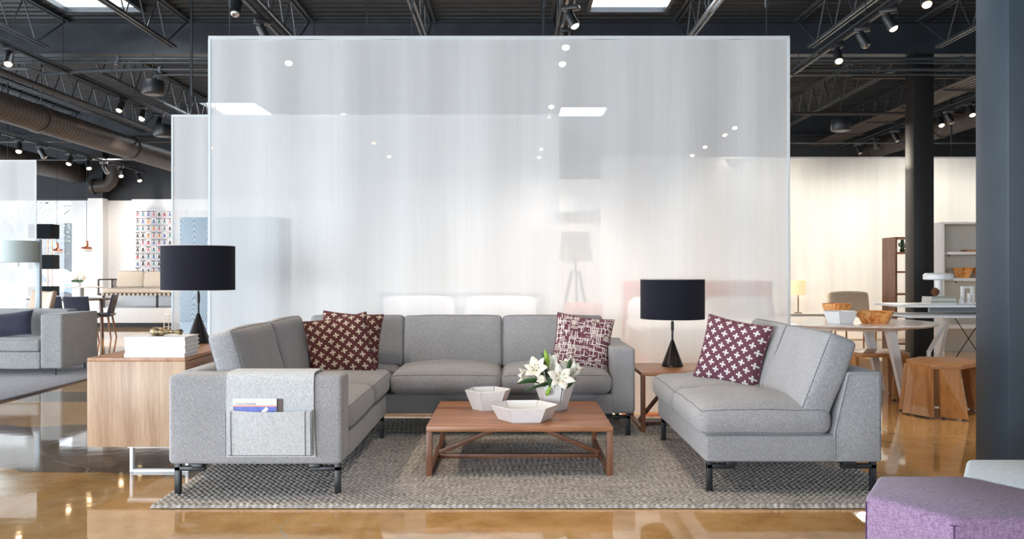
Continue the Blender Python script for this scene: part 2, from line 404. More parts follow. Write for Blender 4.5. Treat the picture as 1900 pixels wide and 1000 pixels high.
# corrugated deck: ribs run across the room
m = MB(); pit = 0.19; y = YF; vs = []; n = 0
prof = [(0, 0), (0.05, 0), (0.075, -0.045), (0.165, -0.045), (0.19, 0)]
ys = []
while y < YB:
    for dy, dz in prof[:-1]: ys.append((min(y+dy, YB), ZC+dz))
    y += pit
ys.append((YB, ZC))
m.add([(XL, a, b) for a, b in ys] + [(XR, a, b) for a, b in ys] + [(XL, YF, ZC+0.1), (XR, YF, ZC+0.1), (XL, YB, ZC+0.1), (XR, YB, ZC+0.1)],
      [(i, i+1, len(ys)+i+1, len(ys)+i) for i in range(len(ys)-1)] + [(2*len(ys), 2*len(ys)+1, 2*len(ys)+3, 2*len(ys)+2)])
struct(m.build('ceiling', M_deck, smooth=0), 'dark corrugated metal roof deck', 'ceiling')
# walls
def wallbox(name, mat, boxes, label):
    m = MB()
    for b in boxes: m.box(*b)
    return struct(m.build(name, mat, smooth=0), label, 'wall')
ZW = 2.95
wallbox('wall_back_upper', M_darkwall, [(XL, -4.0, YB, YB+.2, ZW, ZC), (-4.0, XR, YB, YB+.2, 3.42, ZC)], 'charcoal upper band of the back wall')
wallbox('wall_back', M_wall, [(XL, -13.6, YB, YB+.2, 0, ZW), (-10.4, -4.0, YB, YB+.2, 0, ZW), (-4.0, XR, YB, YB+.2, 0, 3.42), (-13.6, -10.4, YB, YB+.2, 0, 0.42)],
        'white lower part of the back wall')
wallbox('wall_left', M_darkwall, [(XL-.2, XL, YF, YB, 3.3, ZC), (XL-.2, XL, YF, YB, 0, .15), (XL-.2, XL, 9.2, 9.9, .15, 3.3), (XL-.2, XL, 19.2, YB, .15, 3.3), (XL-.2, XL, YF, -3.2, .15, 3.3)], 'charcoal left wall between the storefront windows')
wallbox('wall_right', M_wall, [(XR, XR+.2, YF, YB, 0, ZC)], 'white right wall')
wallbox('wall_front', M_darkwall, [(XL, XR, YF-.2, YF, 3.3, ZC), (XL, -11.2, YF-.2, YF, 0, 3.3), (11.2, XR, YF-.2, YF, 0, 3.3), (-11.2, 11.2, YF-.2, YF, 0, .15)], 'charcoal storefront wall around the front windows')
m = MB()
for k in range(9): m.box(-11.2+k*2.8-.04, -11.2+k*2.8+.04, YF-.14, YF-.04, .15, 3.3)
m.box(-11.2, 11.2, YF-.14, YF-.04, 3.22, 3.3).box(-11.2, 11.2, YF-.14, YF-.04, .15, .23)
struct(m.build('window_1', M_darksteel, smooth=0), 'storefront window frames in the front wall', 'window')
# back-left window
g, nt, p = newmat('window_glass'); nt.nodes.remove(p)
tr = N(nt, 'ShaderNodeBsdfTransparent'); gl = N(nt, 'ShaderNodeBsdfGlossy'); gl.inputs['Roughness'].default_value = 0.02
mx = N(nt, 'ShaderNodeMixShader'); mx.inputs[0].default_value = 0.06; nt.links.new(tr.outputs[0], mx.inputs[1]); nt.links.new(gl.outputs[0], mx.inputs[2])
nt.links.new(mx.outputs[0], nt.nodes['Material Output'].inputs[0]); M_glass = g
m = MB()
for x in (-13.6, -12.6, -11.5, -10.4): m.box(x-.03, x+.03, YB+.04, YB+.12, .42, ZW)
m.box(-13.6, -10.4, YB+.04, YB+.12, ZW-.06, ZW).box(-13.6, -10.4, YB+.04, YB+.12, .42, .48)
wf = struct(m.build('window_2', M_white_m, smooth=0), 'tall bright window in the back wall with white frame', 'window')
MB().box(-13.57, -10.43, YB+.07, YB+.085, .48, ZW-.06).build('pane', M_glass, wf, smooth=0)
wallbox('trim_1', M_wall, [(-9.9, -9.55, YB-.28, YB, 0, ZW)], 'white pilaster on the back wall right of the window')
wallbox('trim_2', M_darkwall, [(-9.9, -9.55, YB-.28, YB, ZW, ZC-.05)], 'charcoal top of the pilaster on the back wall')
wallbox('baseboard_back', M_wall, [(-9.55, XR, YB-.03, YB, 0, .12)], 'white baseboard along the back wall')
wallbox('trim_3', M_colblack, [(XL, -9.0, YB-.02, YB, ZW-.03, ZW+.02)], 'dark line between white and charcoal back wall')

# skylights: framed openings of sky in the deck
def skylight(x0, x1, y0, y1, lab):
    t = thing('skylight', lab, 'skylight', ((x0+x1)/2, (y0+y1)/2, ZC-.16), 'skylights in the corrugated deck')
    m = MB(); zb, zt = ZC-.16, ZC-.045
    m.box(x0-.05, x0, y0-.05, y1+.05, zb, zt).box(x1, x1+.05, y0-.05, y1+.05, zb, zt)
    m.box(x0, x1, y0-.05, y0, zb, zt).box(x0, x1, y1, y1+.05, zb, zt)
    m.build('frame', M_darksteel, t, smooth=0)
    MB().box(x0, x1, y0, y1, ZC-.09, ZC-.07).build('pane', M_sky, t, smooth=0)
skylight(1.05, 2.05, 10.2, 11.62, 'skylight over the tall sheer curtain, right of its middle')
skylight(-6.0, -5.0, 10.2, 11.62, 'skylight above the joists at the upper left')
skylight(1.05, 2.05, 18.4, 19.8, 'far skylight seen through the sheer curtain, right of its middle')
skylight(-6.5, -5.2, 17.9, 19.8, 'far skylight seen through the upper left corner of the curtain')
skylight(1.05, 2.05, 3.2, 4.6, 'unseen skylight added in the roof to light the coffee table')  # this and the next are unseen glowing panels, added as light sources
skylight(-6.0, -5.0, 3.2, 4.6, 'unseen skylight added in the roof to light the area left of the sofas')
skylight(-9.2, -8.0, 10.4, 11.8, 'skylight at the far upper left above the long duct')

# girders
def girder(y, lab):
    t = thing('steel_girder', lab, 'girder', (0, y, 4.37), 'steel girders crossing the showroom')
    MB().box(XL, XR, y-.01, y+.01, 4.39, 4.84).build('web_plate', M_darksteel, t, smooth=0)
    for z in (4.37, 4.835): MB().box(XL, XR, y-.11, y+.11, z, z+.022).build('flange', M_darksteel, t, smooth=0)
girder(YG, 'dark steel girder crossing above the front sheer curtains')
girder(19.9, 'dark steel girder crossing at the back wall')
# joists
JX = [-11.65, -9.9, -8.15, -6.4, -4.65, -2.9, -1.15, .6, 2.35, 4.1, 5.85, 7.6, 9.35, 11.1]
def joist(x, y0, y1, ord_):
    bay = 'in front of' if y0 < 5 else 'behind'
    t = thing('roof_joist', f'dark open-web roof joist {bay} the girder, {ord_} from the left wall', 'joist', (x, (y0+y1)/2, 4.3), 'open-web steel roof joists')
    zb, zt = 4.33, 4.82; a, b = y0+.9, y1-.9
    m = MB()
    for s in (-.03, .03): m.box(x+s-.014, x+s+.014, a-.25, b+.25, zb-.018, zb+.018)
    m.build('bottom_chord', M_galv, t, smooth=0)
    m = MB()
    for s in (-.035, .035): m.box(x+s-.022, x+s+.022, y0+.12, y1-.12, zt, zt+.03)
    m.build('top_chord', M_galv, t, smooth=0)
    m = MB(); n = max(2, round((b-a)/.62)); st = (b-a)/n
    m.tube([(x, y0+.15, zt), (x, a, zb)], .013, 6); m.tube([(x, b, zb), (x, y1-.15, zt)], .013, 6)
    for k in range(n):
        yy = a+k*st; m.tube([(x, yy, zb), (x, yy+st/2, zt)], .010, 6); m.tube([(x, yy+st/2, zt), (x, yy+st, zb)], .010, 6)
    m.build('web_bars', M_galv, t)
ORD = ['first', 'second', 'third', 'fourth', 'fifth', 'sixth', 'seventh', 'eighth', 'ninth', 'tenth', 'eleventh', 'twelfth', 'thirteenth', 'fourteenth']
for i, x in enumerate(JX):
    joist(x, 2.0, YG, ORD[i]); joist(x, YG+.05, 19.8, ORD[i])

# columns
def column(x0, x1, y0, y1, z1, mat, lab, base=True):
    t = thing('steel_column', lab, 'column', ((x0+x1)/2, (y0+y1)/2, 0))
    MB().box(x0, x1, y0, y1, 0.012, z1, .008, 2).build('shaft', mat, t)
    MB().box(x0-.05, x1+.05, y0-.05, y1+.05, 0, .012).build('base_plate', mat, t)
column(2.74, 3.10, 4.76, 5.10, 4.84, M_col, 'slate blue square column at the right edge, behind the ottomans')
column(5.76, 6.05, 12.36, 12.64, 4.37, M_colblack, 'slim charcoal column between the round marble table and the white desk')

# conduits along the girder
def pipe(pts, r, lab, mat=M_galv, clamps=(), name='conduit', cat='pipe', group='conduits along the girder'):
    t = thing(name, lab, cat, pts[0], group)
    MB().tube(pts, r, 10).build('pipe_run', mat, t)
    for p in clamps:
        MB().box(p[0]-.02, p[0]+.02, p[1]-r*1.5, p[1]+r*1.5, p[2]-r*1.5, p[2]+r*1.5).build('clamp', mat, t, smooth=0)
pipe([(-12, 12.28, 4.27), (12, 12.28, 4.27)], .028, 'thick grey conduit, topmost of the four below the girder', clamps=[(-5.6, 12.28, 4.27), (-3.9, 12.28, 4.27), (6.4, 12.28, 4.27)])
pipe([(-12, 12.22, 4.20), (12, 12.22, 4.20)], .018, 'thin grey conduit, second of the four below the girder', clamps=[(-5.6, 12.22, 4.20), (4.6, 12.22, 4.20)])
pipe([(-7.6, 12.25, 4.13), (-6.9, 12.25, 4.13), (-6.6, 12.25, 4.04), (-6.2, 12.25, 4.08), (-5.2, 12.25, 4.11), (11, 12.25, 4.11)], .024, 'bent grey conduit, third of the four below the girder', clamps=[(-5.0, 12.25, 4.11), (5.2, 12.25, 4.11)])
pipe([(-5.15, 12.3, 3.93), (-5.1, 12.3, 4.03), (-4.9, 12.3, 4.05), (10, 12.3, 4.05)], .017, 'thin conduit rising from a junction box, lowest below the girder')
t = thing('junction_box', 'grey junction box where the thin conduit rises, under the girder', 'junction box', (-5.15, 12.3, 3.86))
MB().box(-5.24, -4.98, 12.24, 12.36, 3.86, 3.96, .01).build('box_body', M_galv, t)
pipe([(-6.98, -2, 3.98), (-6.98, 20.3, 3.98)], .045, 'long brown pipe running back above the round duct', M_steel_brown, name='pipe', group='pipes running back')
pipe([(5.2, 13.2, 4.22), (7.4, 13.2, 4.22), (7.9, 13.2, 4.30), (12, 13.2, 4.30)], .03, 'dark cranked pipe crossing between the two right columns', M_steel_brown, name='pipe', group='pipes crossing at right')
pipe([(3.0, 15.6, 4.1), (12, 15.6, 4.1)], .03, 'dark straight pipe crossing behind the tall curtain at right', M_steel_brown, name='pipe', group='pipes crossing at right')
pipe([(3.0, 17.5, 3.85), (12, 17.5, 3.85)], .02, 'thin bright conduit crossing low at the back right', M_galv, name='pipe', group='pipes crossing at right')
pipe([(-9.5, 15.8, 3.62), (-3.6, 15.8, 3.62)], .018, 'thin grey conduit crossing behind the left spotlights', M_galv, name='pipe', group='pipes crossing at left')
pipe([(-12, 17.8, 3.55), (-6.6, 17.8, 3.55)], .02, 'thin grey conduit crossing above the left back spotlights', M_galv, name='pipe', group='pipes crossing at left')

# ducts
def duct(x, z, r, y0, y1, lab, mat, flange=1.5):
    t = thing('air_duct', lab, 'duct', (x, y0, z-r), 'round spiral ducts')
    n = int((y1-y0)/.10); prof = []
    for i in range(n+1):
        prof += [(r, y0+i*.10), (r+.003, y0+i*.10+.012), (r, y0+i*.10+.024)]
    M = Matrix.Translation((x, 0, z)) @ Matrix.Rotation(R(-90), 4, 'X')
    MB().lathe(prof, 28, M=M).build('tube', mat, t, smooth=40)
    y = y0+flange
    while y < y1:
        MB().lathe([(r+.002, y), (r+.022, y), (r+.022, y+.05), (r+.002, y+.05)], 28, M=M, cap=False).build('collar', mat, t); y += 3.1
        MB().box(x-.004, x+.004, y-3.0, y-2.98, z+r, ZC-.05).build('hanger_strap', mat, t, smooth=0)
M_duct = plain('brown_grey_duct', (0.060, 0.050, 0.044), 0.45, 0.3, 0.15, 3)
duct(-7.05, 3.52, .20, 2, 20.3, 'long brown-grey spiral duct running back at upper left', M_duct)
duct(8.35, 4.05, .20, 9, 20.3, 'grey spiral duct running back at upper right', M_duct)
duct(-10.2, 3.55, .22, 6, 20.3, 'dark spiral duct running back at far left', M_duct)
# wall elbow
t = thing('duct_elbow', 'dark round duct elbow on the charcoal wall above the picture', 'duct', (-9.3, 20.2, 3.2))
MB().tube([(-9.3, 20.1, 3.72), (-9.3, 20.1, 3.45), (-9.34, 20.1, 3.32), (-9.45, 20.1, 3.24), (-9.75, 20.1, 3.22)], .15, 20).build('elbow', M_duct, t)
MB().tube([(-9.72, 20.1, 3.22), (-9.79, 20.1, 3.22)], .18, 20).build('collar', M_duct, t)
# flat bundle of conduits on the right
t = thing('cable_tray', 'flat bundle of dark conduits running back at upper right', 'cable tray', (7.2, 15, 4.15))
for k in range(6):
    MB().tube([(6.95+k*.09, 9, 4.19), (6.95+k*.09, 20.2, 4.19)], .03, 8).build('conduit', M_duct, t)
for k in range(8): MB().box(6.9, 7.48, 9.3+k*1.5, 9.34+k*1.5, 4.13, 4.155).build('cross_bar', M_duct, t, smooth=0)

# hanging speakers
def speaker(x, y, z, lab):
    t = thing('hanging_speaker', lab, 'speaker', (x, y, z), 'black drum speakers on the ceiling')
    MB().lathe([(.10, z), (.145, z+.012), (.155, z+.03), (.155, z+.17), (.14, z+.20), (.03, z+.21)], 28, (x, y, 0)).build('drum', M_black, t)
    MB().lathe([(.0, z-.003), (.10, z)], 28, (x, y, 0), cap=False).build('grille', M_galv, t)
    MB().tube([(x, y, z+.2), (x, y, ZC-.05)], .006, 6).build('hanger', M_black, t)
speaker(5.3, 13.9, 3.50, 'black drum speaker hanging right of the tall curtain')
speaker(-5.75, 14.2, 3.46, 'black drum speaker hanging left of the tall curtain')
speaker(-5.0, 12.0, 3.70, 'drum speaker seen faintly through the left top of the tall curtain')

# ================================================================ TRACKS AND SPOTLIGHTS
def spot_proto(lit):
    t = thing('track_spotlight', 'x', 'spotlight')
    MB().box(-.055, .055, -.09, .09, -.05, 0, .006).build('adapter', M_black if True else M_white_m, t)
    MB().tube([(0, 0, -.05), (0, 0, -.10)], .012, 8).build('stem', M_black, t)
    A = Matrix.Translation((0, .0, -.13)) @ Matrix.Rotation(R(-28), 4, 'X')
    MB().lathe([(.045, .07), (.05, .05), (.05, -.06), (.056, -.065), (.056, -.10), (.048, -.10)], 20, M=A).build('housing', M_black, t)
    MB().lathe([(.0, -.128), (.022, -.124), (.038, -.114), (.045, -.1005)], 20, M=A, cap=False).build('lamp', M_bulb if lit else M_chrome, t)
    return t
p_lit = spot_proto(True); p_off = spot_proto(False); used = {}
def spotlight(x, y, z, rz, lit, lab, group):
    k = p_lit if lit else p_off
    if k.name in used: o = dup(k, (x, y, z), rz)
    else: used[k.name] = 1; put(k, (x, y, z), rz); o = k
    o['label'] = lab; o['group'] = group; return o
def lamp(x, y, z, tx, ty, tz, power, size=70, col=(1.0, 0.80, 0.60), r=.05):
    l = bpy.data.lights.new('spot_beam', 'SPOT'); l.energy = power; l.spot_size = R(size); l.spot_blend = 0.7
    l.color = col; l.shadow_soft_size = r
    o = bpy.data.objects.new('spot_beam', l); C.objects.link(o); o.location = (x, y, z)
    o.rotation_euler = (Vector((tx-x, ty-y, tz-z))).to_track_quat('-Z', 'Y').to_euler()
def track(name_lab, x, y0, y1, z, heads, group, where, ends=True):
    t = thing('light_track', name_lab, 'light track', (x, (y0+y1)/2, z), 'light tracks')
    m = MB(); m.box(x-.02, x+.02, y0, y1, z, z+.03); m.build('rail', M_black, t, smooth=0)
    m = MB(); m.box(x-.05, x-.03, y0, y1, z+.045, z+.065).box(x+.03, x+.05, y0, y1, z+.045, z+.065); m.build('wireway', M_galv, t, smooth=0)
    yy = y0+.4
    while yy < min(y1, 17.6):
        MB().tube([(x, yy, z+.03), (x, yy, ZC-.05)], .006, 6).build('hanger_rod', M_black, t); yy += 2.3
    for i, (y, lit, rz) in enumerate(heads):
        spotlight(x, y, z, rz, lit, f"{'lit' if lit else 'unlit'} spotlight, {ORD[i]} from the front on {where}", group)
ZT = 4.05
T1 = [(2.9, 1, 180), (5.2, 1, 40), (7.0, 1, -60), (8.7, 0, 0), (9.6, 0, 120), (10.75, 1, 10), (14.3, 1, 0), (17.4, 1, 0), (19.5, 1, 10)]
track('light track running back behind the left half of the tall curtain', -2.78, 2.5, 20.0, ZT, [(a, b, R(c)) for a, b, c in T1], 'spotlights on the left centre track', 'the track behind the curtain left half')
T2 = [(6.0, 1, 30), (10.8, 1, 20), (13.9, 1, -20), (14.7, 1, 10), (15.4, 1, 0), (18.1, 1, 0)]
track('light track running back left of the curtains', -6.3, 2.5, 19.8, ZT, [(a, b, R(c)) for a, b, c in T2], 'spotlights on the left track', 'the track left of the curtains')
T3 = [(13.4, 0, 0), (14.0, 0, 60), (14.7, 1, 20), (15.4, 0, 110), (16.4, 1, -10), (17.1, 1, 40), (17.8, 0, 90), (18.5, 1, 40), (19.4, 1, 50)]
track('low light track in front of the charcoal back wall at left', -8.4, 11.5, 19.7, 3.50, [(a, b, R(c)) for a, b, c in T3], 'spotlights on the low left back track', 'the low track at the left back')
T4 = [(4.6, 1, 20), (6.6, 1, -30), (9.1, 1, 70), (10.0, 1, 0), (10.8, 1, 10), (13.6, 1, 0), (14.4, 1, 0), (18.3, 1, 0), (19.6, 1, 0)]
track('light track running back above the middle of the tall curtain', .62, 2.5, 20.0, ZT, [(a, b, R(c)) for a, b, c in T4], 'spotlights on the centre track', 'the track above the curtain middle')
T5 = [(4.8, 1, -20), (6.6, 1, 30), (8.4, 1, 0), (9.2, 1, 60), (9.9, 0, 70), (10.65, 1, 0), (15.6, 1, 0), (16.4, 1, 20), (18.0, 1, 0), (19.3, 1, 0)]
track('light track running back above the right edge of the tall curtain', 4.02, 2.5, 20.0, ZT, [(a, b, R(c)) for a, b, c in T5], 'spotlights on the right centre track', 'the track above the curtain right edge')
T6 = [(11.3, 1, 180), (13.4, 1, 0), (14.2, 1, 10), (14.9, 0, 60), (15.2, 1, 0), (15.7, 1, 0), (17.0, 0, 60), (17.9, 0, 110), (18.8, 0, 40)]  # first head is out of view, added to brighten the white display cabinet
track('light track in front of the right spiral duct', 7.55, 9.5, 19.8, ZT-.02, [(a, b, R(c)) for a, b, c in T6], 'spotlights on the right track', 'the track by the right spiral duct')

W = SPOT_W
lamp(-2.78, 5.2, 3.88, 0.3, 5.9, 0, W*1.9, 75); lamp(-2.78, 2.9, 3.88, -1.9, 4.8, .35, W*.55, 50, (1, .92, .84)); lamp(7.55, 11.3, 3.86, 7.3, 13.4, 1.2, W*2.0, 60); lamp(-2.78, 7.0, 3.88, -1.2, 5.2, .4, W*.6, 65)  # the beam aimed at the display cabinet is added to brighten its inside
lamp(.62, 4.6, 3.88, .1, 5.6, .4, W*1.0, 72); lamp(.62, 6.6, 3.88, .4, 5.6, .4, W*.45, 70)
lamp(4.02, 4.8, 3.88, 1.8, 5.4, .4, W*1.0, 75); lamp(4.02, 6.6, 3.88, 3.2, 8.2, .6, W*1.7, 80)
lamp(-6.3, 6.0, 3.88, -4.0, 5.6, .0, W*.8, 80); lamp(-6.3, 10.8, 3.88, -6.5, 9.0, .4, W*.3, 80)
F = FAR_W
for (x, y, tx, ty) in [(-2.78, 10.75, -3.0, 9.8), (.62, 10.4, .4, 9.6), (-2.78, 14.3, -2.4, 15.5), (.62, 14.0, .3, 15.4), (4.02, 15.6, 4.2, 17.4), (-6.3, 14.6, -6.6, 16.4), (-8.4, 17.6, -8.2, 20.0), (4.02, 10.6, 3.4, 11.2), (7.55, 14.2, 7.0, 13.0), (7.55, 18.6, 7.4, 15.8), (4.02, 18.6, 4.6, 15.8), (.62, 18.4, .5, 20.4)]:
    lamp(x, y, 3.86, tx, ty, .6, F*(.95 if x > 3 and y > 12 else 1.2 if x > 3 else .35 if x < -8 else .7 if y < 12 else .3 if y > 18 else .9), 95, (1.0, .89, .74) if x > 3 else (1.0, .86, .74))

# ================================================================ SHEER CURTAINS
def curtain(x0, x1, y, z1, lab, seed, amp=.02, hangers=(), flare=0):
    t = thing('sheer_curtain', lab, 'curtain', ((x0+x1)/2, y, 0.02), 'hanging sheer curtain panels')
    rnd = random.Random(seed); nx = int((x1-x0)/.035); nz = 22
    ph = [(rnd.uniform(0, 6), rnd.uniform(1.5, 9), rnd.uniform(.3, 1)) for _ in range(7)]
    v = []; f = []
    zb = .02; zt = z1-.028
    for j in range(nz+1):
        tt = j/nz; z = zb+(zt-zb)*tt
        k = (.6+.4*min(1, (1-tt)*8))
        for i in range(nx+1):
            s = i/nx; x = x0+(x1-x0)*s + flare*(s-.5)*(1-tt)
            d = sum(a*math.sin(x*w_*1.3+p_+math.sin(z*.9+p_)*.25) for p_, w_, a in ph)/3
            v.append((x, y+amp*d*k*min(1, s*12, (1-s)*12), z))
    for j in range(nz):
        for i in range(nx):
            a = j*(nx+1)+i; f.append((a, a+1, a+nx+2, a+nx+1))
    MB().add(v, f).build('sheer_panel', M_sheer, t, smooth=180)
    def strip(xa, xb, za, zc, nm):
        MB().box(xa, xb, y-.008, y+.008, za, zc).build(nm, M_hem, t, smooth=0)
    strip(x0, x1, z1-.028, z1, 'top_hem'); strip(x0-.002, x0+.018, .02, z1-.0285, 'side_hem'); strip(x1-.018, x1+.002, .02, z1-.0285, 'side_hem')
    MB().tube([(x0+.02, y, z1-.02), (x1-.02, y, z1-.02)], .006, 6).build('rod', M_white_m, t)
    for h in hangers:
        m = MB().tube([(h, y, z1-.02), (h, y, 4.3)], .006, 6)
        m.build('hanger_rod', M_black, t)
        MB().box(h-.012, h+.012, y-.012, y+.012, z1+.25, 4.82).build('slotted_strut', M_darksteel, t, smooth=0)
YC1 = 7.52
curtain(-2.646, 2.42, YC1, 3.30, 'tallest sheer white curtain hanging right behind the grey sectional sofa', 1, .038, (-2.46, -.87, .28, 2.22), .03)
curtain(-4.46, .614, 11.3, 3.30, 'sheer white curtain one row behind, showing left of the tallest one', 2, .03, (-4.2, -1.9, .4))
curtain(-13.0, -8.77, 15.9, 3.30, 'sheer white curtain at the far left in front of the window', 3, .03, (-12.5, -9.3))
curtain(1.62, 11.0, 15.7, 3.33, 'wide cream-lit sheer curtain at the right back behind the brown bookcase', 4, .045, (2.2, 4.9, 8.0, 10.5))
# ================================================================ SOFT SHAPES
def axis_pts(h, r, n):
    a = [-h + r*(1-math.cos(PI/2*k/4)) for k in range(5)]
    mid = [(-h+r) + (2*h-2*r)*k/n for k in range(1, n)]
    return a + mid + [-q for q in reversed(a)]
def deform(q, sx, sy, sz, r, top=.03, bot=.0, side=.0, wr=.004, seed=0, front=0):
    hx, hy, hz = sx/2, sy/2, sz/2; r = min(r, hx*.9, hy*.9, hz*.9)
    inn = Vector((max(-hx+r, min(hx-r, q.x)), max(-hy+r, min(hy-r, q.y)), max(-hz+r, min(hz-r, q.z))))
    d = q - inn
    if d.length > 1e-9: q = inn + d.normalized()*r
    u, v_, w_ = q.x/hx, q.y/hy, q.z/hz
    e = max((1-u*u)*(1-v_*v_), 0)**.6
    q.z += (top if w_ > 0 else -bot) * e * abs(w_)
    q.x += side*(1-v_*v_)*(1-w_*w_)*u; q.y += side*(1-u*u)*(1-w_*w_)*v_
    q.y += -front*(1-u*u)*max(0, -v_)*(1-w_*w_*.3)
    nz_ = noise.noise(Vector((q.x*6+seed*3.1, q.y*6, q.z*6)))
    q.z += wr*nz_*w_; q.y += wr*nz_*v_
    return q
def cushion(sx, sy, sz, r=.04, top=.03, bot=.0, side=.0, nx=10, ny=10, wr=.004, seed=0, front=0):
    """soft box centred on the origin; returns verts, faces"""
    hx, hy, hz = sx/2, sy/2, sz/2; r = min(r, hx*.9, hy*.9, hz*.9)
    X = axis_pts(hx, r, nx); Y = axis_pts(hy, r, ny); Z = axis_pts(hz, r, 3)
    vs = []; fs = []; idx = {}
    def vid(p):
        k = (round(p[0], 5), round(p[1], 5), round(p[2], 5))
        if k not in idx: idx[k] = len(vs); vs.append(p)
        return idx[k]
    def face(A, B, fn):
        for i in range(len(A)-1):
            for j in range(len(B)-1):
                fs.append(tuple(vid(fn(a, b)) for a, b in ((A[i], B[j]), (A[i+1], B[j]), (A[i+1], B[j+1]), (A[i], B[j+1]))))
    for s in (-1, 1):
        face(X, Y, lambda a, b: (a, b, s*hz)); face(X, Z, lambda a, b: (a, s*hy, b)); face(Y, Z, lambda a, b: (s*hx, a, b))
    out = [deform(Vector(p), sx, sy, sz, r, top, bot, side, wr, seed, front) for p in vs]
    return out, fs
def softbox(name, mat, parent, c, size, rot=(0, 0, 0), piping=True, **k):
    vs, fs = cushion(*size, **k)
    M = Matrix.Translation(c) @ Euler(rot).to_matrix().to_4x4()
    o = MB().add([M @ v for v in vs], fs).build(name, mat, parent, smooth=70)
    if piping:   # seams around the top and bottom edges, on the real surface of the cushion
        hx, hy, hz = [s/2 for s in size]; m = MB()
        kk = {a_: k[a_] for a_ in ('top', 'bot', 'side', 'wr', 'seed', 'front') if a_ in k}; r = k.get('r', .04); rr = min(r, hx*.9, hy*.9, hz*.9)
        for s in (-1, 1):
            n = 18; pts = []
            for (a, b) in (((-1, -1), (1, -1)), ((1, -1), (1, 1)), ((1, 1), (-1, 1)), ((-1, 1), (-1, -1))):
                for i in range(n):
                    t = i/n; x, y = (a[0]+(b[0]-a[0])*t)*hx, (a[1]+(b[1]-a[1])*t)*hy
                    pts.append(M @ deform(Vector((x, y, s*hz)), *size, rr, **kk))
            pts.append(pts[0]); m.tube(pts, .0030, 6, cap=False)
        m.build('piping', M_pip, o)
    return o
def pillow(name, mat, lab, cat, size, loc, yaw, lean, roll, thick=.075, group=None, hs=1.0):
    n = 26; vs = []; uv = []; fs = []
    for s in (1, -1):
        for j in range(n+1):
            for i in range(n+1):
                u = -1+2*i/n; v = -1+2*j/n
                px = u*(1-.10*(1-v*v)*0 - .07*(1-v*v)*1.0) ; pz = v*(1-.07*(1-u*u))
                e = max(0, (1-u**4)*(1-v**4))**.55
                h = thick*e*(1+.10*noise.noise(Vector((u*1.7+loc[0]*9, v*1.7, s))))
                vs.append(Vector((px*size/2, s*-h, pz*size/2*hs))); uv.append(((u+1)/2, (v+1)/2 if s > 0 else (v+1)/2+.37))
    B = (n+1)**2
    for s in (0, 1):
        for j in range(n):
            for i in range(n):
                a = s*B+j*(n+1)+i; fs.append((a, a+1, a+n+2, a+n+1))
    t = thing(name, lab, cat, loc, group)
    Mx = Matrix.Translation(loc) @ Matrix.Rotation(yaw, 4, 'Z') @ Matrix.Rotation(-lean, 4, 'X') @ Matrix.Rotation(roll, 4, 'Y')
    m = MB().add([Mx @ v for v in vs], fs)
    m.build('cover', mat, t, smooth=180, uv=uv)
    pts = []
    for k in range(4*20+1):
        q = k % 80; sd, i = divmod(q, 20); a = -1+2*i/20
        u, v = ((a, -1), (1, a), (-a, 1), (-1, -a))[sd]
        pts.append(Mx @ Vector((u*(1-.07*(1-v*v))*size/2, 0, v*(1-.07*(1-u*u))*size/2*hs)))
    MB().tube(pts, .0045, 6, cap=False).build('edge_seam', M_pip if mat is M_navy else M_creamseam, t)
    return t
M_creamseam = fabric('plum_seam', (0.10, 0.03, 0.045), (0.2, 0.08, 0.09), 200)

# ================================================================ RUGS
def rug(x0, x1, y0, y1, px, py, lab):
    st = .0062; nx = int((x1-x0)/st); ny = int((y1-y0)/st)
    xs = np.linspace(x0, x1, nx+1); ys = np.linspace(y0, y1, ny+1); X, Y = np.meshgrid(xs, ys)
    row = np.floor((Y-y0)/py); fy = (Y-y0)/py - row
    fx = (X-x0)/px + .5*(row % 2) + .10*(fy-.5)*np.where(row % 2 == 0, 1, -1) + .10*np.sin(row*2.7+X*3)
    h = .0125 + .012*np.abs(np.sin(PI*fx))**.6 * np.abs(np.sin(PI*fy))**.6
    h += .0015*np.sin(X*3.1+Y*2.3)
    Yd = Y.copy(); Yd[0, :] -= .006*np.abs(np.sin(PI*fx[0, :])); h[0, :] = .004; h[-1, :] = .004; h[:, 0] = .004; h[:, -1] = .004
    cx, cy = (x0+x1)/2, (y0+y1)/2
    V = np.stack([X-cx, Yd-cy, h], -1).reshape(-1, 3)
    i = np.arange(ny*(nx+1)).reshape(ny, nx+1)[:, :-1].ravel()
    Fc = np.stack([i, i+1, i+nx+2, i+nx+1], 1)
    me = bpy.data.meshes.new('braided_rug'); me.vertices.add(len(V)); me.vertices.foreach_set('co', V.ravel())
    me.loops.add(Fc.size); me.loops.foreach_set('vertex_index', Fc.ravel().astype(np.int32))
    me.polygons.add(len(Fc)); me.polygons.foreach_set('loop_start', np.arange(0, Fc.size, 4, dtype=np.int32))
    me.polygons.foreach_set('use_smooth', np.ones(len(Fc), dtype=bool)); me.update(); me.validate()
    me.materials.append(M_rug)
    o = bpy.data.objects.new('braided_rug', me); C.objects.link(o); o.location = (cx, cy, 0); ORG[o.name] = Vector((cx, cy, 0))
    return tag(o, lab, 'rug')
rug(-1.905, 2.17, 4.535, 7.2, .036, .026, 'chunky braided grey wool rug under the coffee table and sofas')
t = thing('plum_rug', 'dark plum rug under the speckled grey sofa at left', 'rug', (-7.4, 9.9, 0))
vs, fs = cushion(5.1, 4.5, .02, r=.008, top=0, wr=0)
MB().add([v+Vector((-7.42, 9.82, .010)) for v in vs], fs).build('pile', M_rug2, t)
MB().tube([(-9.95, 7.58, .012), (-4.88, 7.58, .012), (-4.88, 12.06, .012)], .009, 6).build('bound_edge', M_navy, t)

